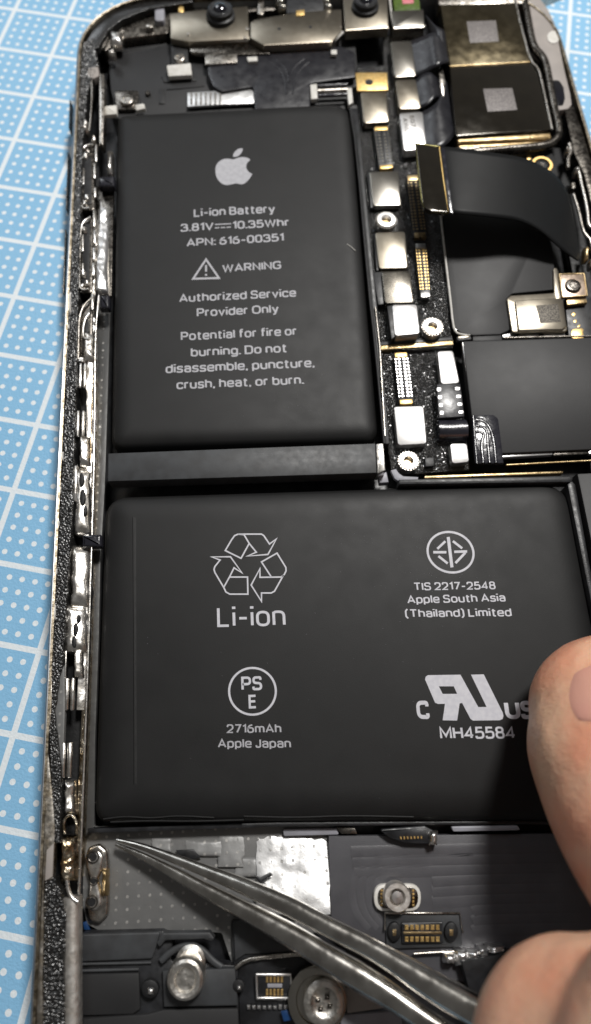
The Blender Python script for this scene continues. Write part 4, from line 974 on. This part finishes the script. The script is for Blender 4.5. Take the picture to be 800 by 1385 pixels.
# ================================================================== folded camera flexes
def loft(name, A, B, mat, parent, th=.015, n=8, **kw):
    """thin sheet between two 3-D edge curves of equal length"""
    V = []; F = []; m = len(A)
    for a, b in zip(A, B):
        for k in range(n+1): V.append(a.lerp(b, k/n))
    w = n+1
    for i in range(m-1):
        for k in range(n): F.append((i*w+k, i*w+k+1, (i+1)*w+k+1, (i+1)*w+k))
    o = mk(name, V, F, mat, parent, smooth=70, **kw)
    md = o.modifiers.new('thickness', 'SOLIDIFY'); md.thickness = th; md.offset = 0
    return o
def path3(P, it=2): return smooth_path([at(*p) for p in P], it)
CF = thing('camera_flex_cables', 'three folded black flex cables beside the dark rear camera module', 'flex cable', (4.9, 6.4, -.2))
loft('folded_flex', path3([(556, 56, -.07), (572, 50, .0), (590, 42, .10), (600, 60, .02)]), path3([(563, 103, -.07), (580, 96, .0), (594, 88, .10), (608, 84, .02)]), m_flex, CF)
loft('folded_flex', path3([(562, 109, -.09), (572, 100, -.03), (584, 97, .0), (592, 104, -.1)]), path3([(569, 147, -.09), (580, 142, -.03), (590, 130, .0), (597, 134, -.1)]), m_flex, CF)
loft('folded_flex', path3([(571, 152, -.07), (583, 146, .0), (594, 136, .03), (598, 122, -.05), (604, 110, -.1)]), path3([(577, 200, -.07), (590, 203, -.02), (605, 196, .0), (616, 182, -.05), (613, 170, -.1)]), m_flex, CF)
loft('folded_flex', path3([(576, 20, -.05), (588, 34, .03), (598, 40, .06), (604, 44, -.05)]), path3([(584, 52, -.08), (590, 60, -.02), (602, 84, .0), (608, 84, -.05)]), m_flex, CF)
slab('silver_contact', [(593, 93), (599, 91), (603, 112), (601, 130), (597, 128)], -.03, .08, m_steel, CF, r=.02, bev=.01)

# ================================================================== display flex ribbon
DR = thing('display_ribbon', 'wide black ribbon cable with gold-edged connector head, curling over the dark shield can', 'ribbon cable', (5.5, 2.8, -.1))
A = [(594, 199, .34), (604, 199, .40), (640, 203, .42), (680, 209, .38), (706, 213, .32), (735, 225, .22), (757, 241, .12), (770, 265, .03), (777, 303, -.05), (786, 349, -.10)]
B = [(606, 287, .34), (616, 289, .38), (640, 291, .38), (670, 294, .34), (704, 298, .27), (731, 312, .18), (748, 327, .10), (760, 338, .03), (771, 346, -.04), (782, 353, -.10)]
loft('ribbon', path3(A), path3(B), m_ribbon, DR, th=.016, n=14)
hd = slab('connector_head', [(563, 195), (594, 199), (607, 287), (583, 285.5), (575, 281), (572, 274)], .36, .06, m_camp, DR, r=.02, bev=.012)
wire('head_edge', [(594.5, 199), (600, 243), (607, 287)], .362, .009, m_gold, DR, it=0)
wire('head_edge', [(607, 287.5), (584, 286), (575, 281), (571, 272), (567, 240), (563, 195), (594, 199)], .34, .016, M('green_brass_edge', (.22, .20, .08), .3, .8), DR, it=0)
slab('stiffener', [(596, 199), (602, 200), (614, 288), (608, 287)], .395, .04, m_flexg, DR, bev=.012)
gr = thing('grounding_ring', 'gold-ringed black screw below the camera module, partly under the ribbon cable', 'screw', (5.7, 4.6, -.2))
c = at(734, 222, -.12)
lathe('gold_ring', (c.x, c.y, -.12), [(.15, -.06), (.15, -.01), (.14, 0), (.105, 0), (.1, -.02), (.001, -.02)], m_gold, gr, 32)
screw(734, 222, -.10, .09, gr, m_black)
slab('dark_flex', [(622, 204), (742, 200), (752, 215), (756, 250), (622, 250)], -.14, .06, m_void, gr, bev=.01)
slab('gold_pad', [(713, 211), (718, 210), (719, 215), (714, 216)], -.13, .02, m_gold, gr, bev=.003)

# ================================================================== bottom modules
SPK = thing('speaker_module', 'black moulded speaker module at the bottom left, with a bright screw post', 'speaker', (.9, -5.2, -.4))
slab('speaker_body', [(109, 1262), (220, 1259), (235, 1268), (231, 1300), (322, 1306), (324, 1420), (106, 1420)], -.24, .15, m_black, SPK, r=.03, bev=.015)
slab('speaker_lid', [(111, 1264), (217, 1261), (212, 1280), (206, 1297), (110, 1301)], -.21, .05, m_bar, SPK, r=.02, bev=.012)
wire('lid_ridge', [(109, 1304), (160, 1303), (205, 1302)], -.225, .012, m_bar, SPK, it=0)
wire('lid_ridge', [(109, 1313), (150, 1312), (188, 1311)], -.225, .014, m_bar, SPK, it=0)
slab('arched_rib', [(212, 1276), (220, 1262), (284, 1261), (291, 1270), (286, 1273), (276, 1270), (224, 1272), (216, 1282)], -.17, .1, m_bar, SPK, r=.02, bev=.012)
wire('arched_rib', [(218, 1300), (232, 1286), (252, 1278), (272, 1282), (288, 1300), (300, 1308)], -.19, .03, m_bar, SPK, flat=.7)
slab('speaker_box', [(220, 1313), (318, 1310), (322, 1360), (222, 1362)], -.17, .12, m_bar, SPK, bev=.01)
slab('speaker_box', [(222, 1366), (322, 1364), (326, 1440), (112, 1440), (112, 1378), (200, 1372)], -.19, .12, m_film, SPK, bev=.012)
slab('speaker_box', [(109, 1318), (188, 1316), (190, 1365), (180, 1372), (107, 1374)], -.2, .12, m_film, SPK, bev=.012)
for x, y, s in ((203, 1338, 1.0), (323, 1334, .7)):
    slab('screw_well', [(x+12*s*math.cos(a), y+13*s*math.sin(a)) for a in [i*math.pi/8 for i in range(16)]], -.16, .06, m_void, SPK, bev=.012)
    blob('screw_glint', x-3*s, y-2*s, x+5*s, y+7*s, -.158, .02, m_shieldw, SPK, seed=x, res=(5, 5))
def post(px, py, z, R, parent, lean=(0, .12)):
    c = at(px, py, z); 
    o = lathe('screw_post', (c.x, c.y, z), [(R, -.22), (R, -.05), (R*.93, -.015), (R*.8, .0), (R*.6, -.006), (R*.5, -.03), (R*.3, -.035), (.001, -.02)], m_polish, parent, 36)
    d = at(px+lean[0]*100, py-lean[1]*100, z-.12)
    return o
post(250.5, 1326, -.02, .165, SPK)
c = at(257, 1302, -.12); lathe('post_collar', (c.x, c.y, -.14), [(.13, -.1), (.13, -.02), (.1, 0), (.06, -.01), (.001, -.01)], m_polish, SPK, 24)
slab('blue_tape', [(380, 1368), (390, 1366), (396, 1380), (384, 1382)], -.2, .01, m_navy, SPK)

HP = thing('taptic_module', 'dark vibration module with a large shiny ringed screw, partly under the tweezers at the bottom', 'vibration module', (2.5, -5.5, -.4))
slab('module_body', [(312, 1246), (345, 1242), (470, 1290), (470, 1330), (462, 1440), (326, 1440), (322, 1306), (316, 1306)], -.27, .12, m_black, HP, r=.03, bev=.015)
slab('module_lid', [(316, 1247), (345, 1243), (420, 1286), (332, 1291), (318, 1300)], -.24, .05, m_bar, HP, bev=.012)
wire('silver_edge', [(318, 1310), (332, 1298), (360, 1294), (420, 1290)], -.23, .02, m_steel, HP, it=1)
cn = slab('connector', [(346, 1318), (393.5, 1318), (393.5, 1350), (348, 1350)], -.22, .05, m_black, HP, r=.015, bev=.01)
wire('connector_rim', [(347, 1318), (393.5, 1318), (393.5, 1350), (348, 1350), (347, 1318)], -.21, .014, m_shieldw, cn, it=0)
multi('contact_row', [box4(360+k*5, y, 363.2+k*5, y+9) for k in range(5) for y in (1320, 1338)], -.213, .02, m_gold, cn, kind='stuff')
slab('connector_key', box4(362, 1331, 382, 1336), -.205, .03, m_lgrey, cn, bev=.004)
rn = random.Random(5)
multi('solder_beads', [box4(334+k*7.2, 1360+rn.uniform(-1, 1), 338.5+k*7.2, 1366) for k in range(9)], -.23, .03, m_shieldw, HP, bev=.01, kind='stuff')
c = at(430, 1354, -.12)
lathe('washer', (c.x, c.y, -.14), [(.26, -.1), (.26, -.01), (.245, 0), (.19, 0), (.18, -.02), (.001, -.02)], m_shield, HP, 40)
c = at(438.5, 1357, -.06)
lathe('screw_head', (c.x, c.y, -.06), [(.175, -.1), (.175, -.012), (.155, .0), (.12, .0), (.10, -.02), (.05, -.03), (.001, -.018)], m_polish, HP, 36)
for k in range(4):
    a = k*math.pi/2+.5; blob('screw_recess', 438.5+9*math.cos(a)-3, 1357+9*math.sin(a)-3, 438.5+9*math.cos(a)+3, 1357+9*math.sin(a)+3, -.07, .015, m_dsteel, HP, seed=k, res=(4, 4))
slab('grey_label', [(466, 1337), (500, 1335), (532, 1362), (470, 1371)], -.2, .04, m_grey, HP, bev=.008)
slab('pale_label', [(461, 1373), (540, 1368), (560, 1440), (464, 1440)], -.2, .04, m_lgrey, HP, bev=.008)

CFX = thing('charging_flex', 'wide dark charging flex plate with faint curved ridges, below the lower battery cell', 'flex cable', (4.2, -4.3, -.4))
slab('flex_plate', [(445, 1131), (860, 1126), (900, 1340), (640, 1330), (560, 1318), (470, 1275), (448, 1240)], -.25, .08, M('grey_flex', (.088, .087, .095), .38, 0, (.070, .069, .076), 3, .04, .15, 120), CFX, bev=.01)
for k in range(9):
    y = 1150+k*13.5
    x0 = 475+k*2 if k < 3 else (640 if k > 5 else 585)
    wire('flex_trace', [(x0, y+3), (640+8, y-1), (760, y-3), (860, y-4)], -.252, .062, bpy.data.materials['grey_flex'], CFX, flat=.10, it=2)
for k in range(4):
    d = k*11
    wire('flex_trace', [(640, 1150+d*.2), (540+d*.5, 1152+d*.6), (490+d*.8, 1168+d*.5), (474+d, 1200), (480+d, 1235), (500+d, 1256)], -.252, .045, bpy.data.materials['grey_flex'], CFX, flat=.12)
pl = slab('pill_plate', [(506, 1196), (570, 1196), (570, 1233), (506, 1233)], -.19, .06, m_white, CFX, r=.15, bev=.012)  # metal plate; its bright reflection is painted as plain white
slab('pill_plate', [(511, 1200), (566, 1200), (566, 1229), (511, 1229)], -.186, .01, m_dsteel, CFX, r=.12, bev=.004)
multi('knurling', [box4(x, 1203+k*5, x+3, 1206+k*5) for x in (515, 558) for k in range(5)], -.18, .01, m_gold, CFX, kind='stuff')
c = at(538, 1214, -.08)
so = lathe('standoff', (c.x, c.y, -.08), [(.125, -.12), (.125, -.015), (.115, 0), (.075, 0), (.068, -.02), (.062, -.06), (.001, -.06)], m_satin, CFX, 32)
lathe('bore', (c.x, c.y, -.10), [(.055, -.02), (.05, .01), (.001, .015)], m_shieldw, so, 16)
slab('connector_plate', [(521, 1235), (622, 1235), (626, 1281), (523, 1284)], -.215, .05, m_bar, CFX, r=.02, bev=.012)
wire('plate_outline', [(521, 1258), (521, 1235), (622, 1235), (626, 1262)], -.205, .010, m_steel, CFX, it=0)
cn = slab('connector', [(543, 1248), (599, 1247), (600, 1276), (544, 1277)], -.19, .05, m_black, CFX, r=.01, bev=.01)
multi('contact_row', [box4(548+k*7, y, 553+k*7, y+7) for k in range(7) for y in (1251, 1267)], -.184, .02, m_gold, cn, kind='stuff')
slab('contact_bar', box4(546, 1260, 598, 1264), -.186, .02, m_goldd, cn, bev=.004)
for x in (534, 611):
    c0 = [(x+9.5*math.cos(a), 1261+14*math.sin(a)) for a in [i*math.pi/8 for i in range(16)]]
    e = slab('locating_post', c0, -.175, .05, m_void, CFX, bev=.02)
    slab('gold_pin', box4(x-2.5, 1257, x+2.5, 1266), -.172, .02, m_goldd, e, bev=.004)
for k, (x0, y0, x1, y1) in enumerate([(600, 1290, 616, 1302), (616, 1285, 632, 1306), (630, 1285, 648, 1298), (646, 1281, 662, 1294), (660, 1279, 682, 1288)]):
    blob('solder_blob', x0, y0, x1, y1, -.17, .05, m_shieldw, CFX, seed=50+k, amp=.8, res=(7, 6))
slab('black_block', [(624, 1300), (700, 1286), (720, 1360), (640, 1360)], -.1, .12, m_black, CFX, bev=.02)
wire('silver_edge', [(560, 1290), (590, 1288), (620, 1287)], -.2, .012, m_steel, CFX, it=0)

# ================================================================== tweezers
TW = thing('tweezers', 'dark polished steel tweezers with fine tips poking under the battery corner, held by the hand', 'tweezers', (2.6, -4.6, .1))
def arm(top, bot, zs_, bulge, name, roll=24, fade=1.2):
    """tapered solid steel leg between two photo polylines"""
    V = []; F = []; ns = 60; pr = 14
    def samp(P, t):
        L = [0]
        for a, b in zip(P, P[1:]): L.append(L[-1]+math.dist(a, b))
        s = t*L[-1]
        for i in range(len(P)-1):
            if s <= L[i+1]+1e-9:
                k = (s-L[i])/(L[i+1]-L[i]); return [P[i][0]*(1-k)+P[i+1][0]*k, P[i][1]*(1-k)+P[i+1][1]*k]
        return list(P[-1])
    top = [tuple(p) for p in smooth_path([(*p, 0) for p in top], 2)]; bot = [tuple(p) for p in smooth_path([(*p, 0) for p in bot], 2)]
    for i in range(ns+1):
        t = i/ns; z = zs_[0]+(zs_[1]-zs_[0])*t**1.25
        a = at(*samp(top, t), z); b = at(*samp(bot, t), z)
        c = (a+b)/2; s = (a-b)/2; w = s.length
        for k in range(pr):
            an = 2*math.pi*k/pr
            cs, sn = math.cos(an), math.sin(an)
            e = .7+.3*t
            x = math.copysign(abs(cs)**e, cs); y = math.copysign(abs(sn)**(e+.25), sn)
            ph = math.radians(roll)*(1-t)**fade
            x, y = x*math.cos(ph)+y*bulge*math.sin(ph), -x*math.sin(ph)+y*bulge*math.cos(ph)
            V.append(c + s*x + Vector((0, 0, 1))*y*w)
    for i in range(ns):
        for k in range(pr):
            j = (k+1) % pr; F.append((i*pr+k, i*pr+j, (i+1)*pr+j, (i+1)*pr+k))
    F.append(tuple(range(pr-1, -1, -1))); F.append(tuple(ns*pr+k for k in range(pr)))
    return mk(name, V, F, m_tweez, TW, smooth=50)
U = [(158, 1133.5), (190, 1139), (221, 1149), (286, 1171.5), (335, 1188), (400, 1214), (429, 1231), (494, 1262), (542, 1288), (591, 1314), (640, 1340), (720, 1382), (860, 1450)]
D1 = [(159, 1138.5), (190, 1149), (237, 1169), (302, 1198), (350, 1221), (400, 1244), (445, 1270), (510, 1303), (575, 1353), (640, 1392), (720, 1440), (860, 1530)]
D2 = [(157, 1139.5), (190, 1150.5), (237, 1172), (302, 1203), (350, 1226), (400, 1250), (445, 1276), (510, 1311), (575, 1361), (640, 1402), (720, 1450), (860, 1540)]
Bt = [(156, 1144), (180, 1157), (205, 1170), (270, 1212), (335, 1249), (393, 1283), (461, 1330), (526, 1366), (590, 1410), (640, 1440), (720, 1500), (860, 1600)]
arm(U, D1, (-.17, 1.05), .95, 'upper_arm', 24, .9)
arm(D2, Bt, (-.20, .98), .9, 'lower_arm', 6, .2)
# ================================================================== hand
def build_hand():
    V = []; F = []
    def add(P, R, flat=.85, n=20):
        nonlocal V, F
        C = [at(*p) for p in P]; C = smooth_path(C, 2)
        m = len(C); k = len(R)-1
        RR = []
        for i in range(m):
            t = i/(m-1)*k; a = min(int(t), k-1); RR.append(R[a]*(1-(t-a))+R[a+1]*(t-a))
        # hemispherical start cap
        d = (C[0]-C[1]).normalized(); pre = []; pr = []
        for s in (1, .92, .8, .6, .35):
            pre.append(C[0]+d*RR[0]*s*.95); pr.append(RR[0]*math.sqrt(max(.003, 1-s*s)))
        v, f = tube_geo(pre+C, pr+RR, n, flat); o = len(V); V += v; F += [tuple(i+o for i in q) for q in f]
    add([(838, 968, .60), (860, 1020, .80), (905, 1100, 1.15), (995, 1215, 1.7), (1110, 1400, 2.3), (1180, 1600, 2.6)], [.80, .90, .92, .90, 1.0, 1.2], .86)
    # index finger curled over the tweezers
    add([(797, 1450, 1.7), (850, 1475, 1.9), (950, 1560, 2.3), (1080, 1700, 2.7)], [.77, .82, .88, 1.0], .95)
    # middle, ring and little fingers, folded under the tweezers outside the frame
    add([(800, 1600, .9), (900, 1690, 1.3), (1060, 1800, 2.2)], [.7, .78, .9], .95)
    add([(900, 1780, .8), (1000, 1850, 1.3), (1160, 1930, 2.2)], [.66, .74, .9], .95)
    add([(1010, 1930, .8), (1100, 1990, 1.3), (1240, 2030, 2.2)], [.56, .64, .8], .95)
    add([(1080, 1560, 2.5), (1180, 1750, 2.5), (1260, 1950, 2.4), (1400, 2200, 2.6)], [1.3, 1.9, 2.0, 1.9], .7)
    me = bpy.data.meshes.new('hand_base'); me.from_pydata([tuple(v) for v in V], [], F)
    o = bpy.data.objects.new('person', me); COL.objects.link(o)
    r = o.modifiers.new('r', 'REMESH'); r.mode = 'VOXEL'; r.voxel_size = .06
    s = o.modifiers.new('s', 'SMOOTH'); s.iterations = 6; s.factor = .5
    dg = bpy.context.evaluated_depsgraph_get(); ev = o.evaluated_get(dg)
    m2 = bpy.data.meshes.new_from_object(ev); o.modifiers.clear(); o.data = m2; m2.name = 'hand'
    m2.materials.clear(); m2.materials.append(m_skin)
    m2.polygons.foreach_set('use_smooth', [True]*len(m2.polygons))
    return o
HND = build_hand()
tag(HND, 'bare hand reaching in from the lower right, thumb on the battery, finger on the tweezers', 'person')
# thumb nail: curved plate lying on the thumb's upper side
def nail():
    V = []; F = []; nu, nv = 16, 14
    from mathutils.bvhtree import BVHTree
    bvh = BVHTree.FromPolygons([v.co for v in HND.data.vertices], [tuple(p.vertices) for p in HND.data.polygons])
    c = [(760, 902), (880, 872), (915, 970), (764, 990)]
    for j in range(nv+1):
        for i in range(nu+1):
            u, v = i/nu*2-1, j/nv*2-1
            # squircle mapping gives rounded corners
            x = u*math.sqrt(1-v*v*.42); y = v*math.sqrt(1-u*u*.42)
            px, py = quad(c, .5+x*.5, .5+y*.5)
            d = ROT @ Vector(((px-400)/FPX, -(py-692.5)/FPX, -1)); d.normalize()
            h = bvh.ray_cast(CAM, d)
            p = h[0] if h[0] else at(px, py, .9)
            e = max(abs(u), abs(v))
            V.append(p - d*(.026*(1-e**3) - .03*(e**10)))
    w = nu+1
    for j in range(nv):
        for i in range(nu): F.append((j*w+i, j*w+i+1, (j+1)*w+i+1, (j+1)*w+i))
    return mk('thumbnail', V, F, m_nail, HND, smooth=80)
nl = nail()
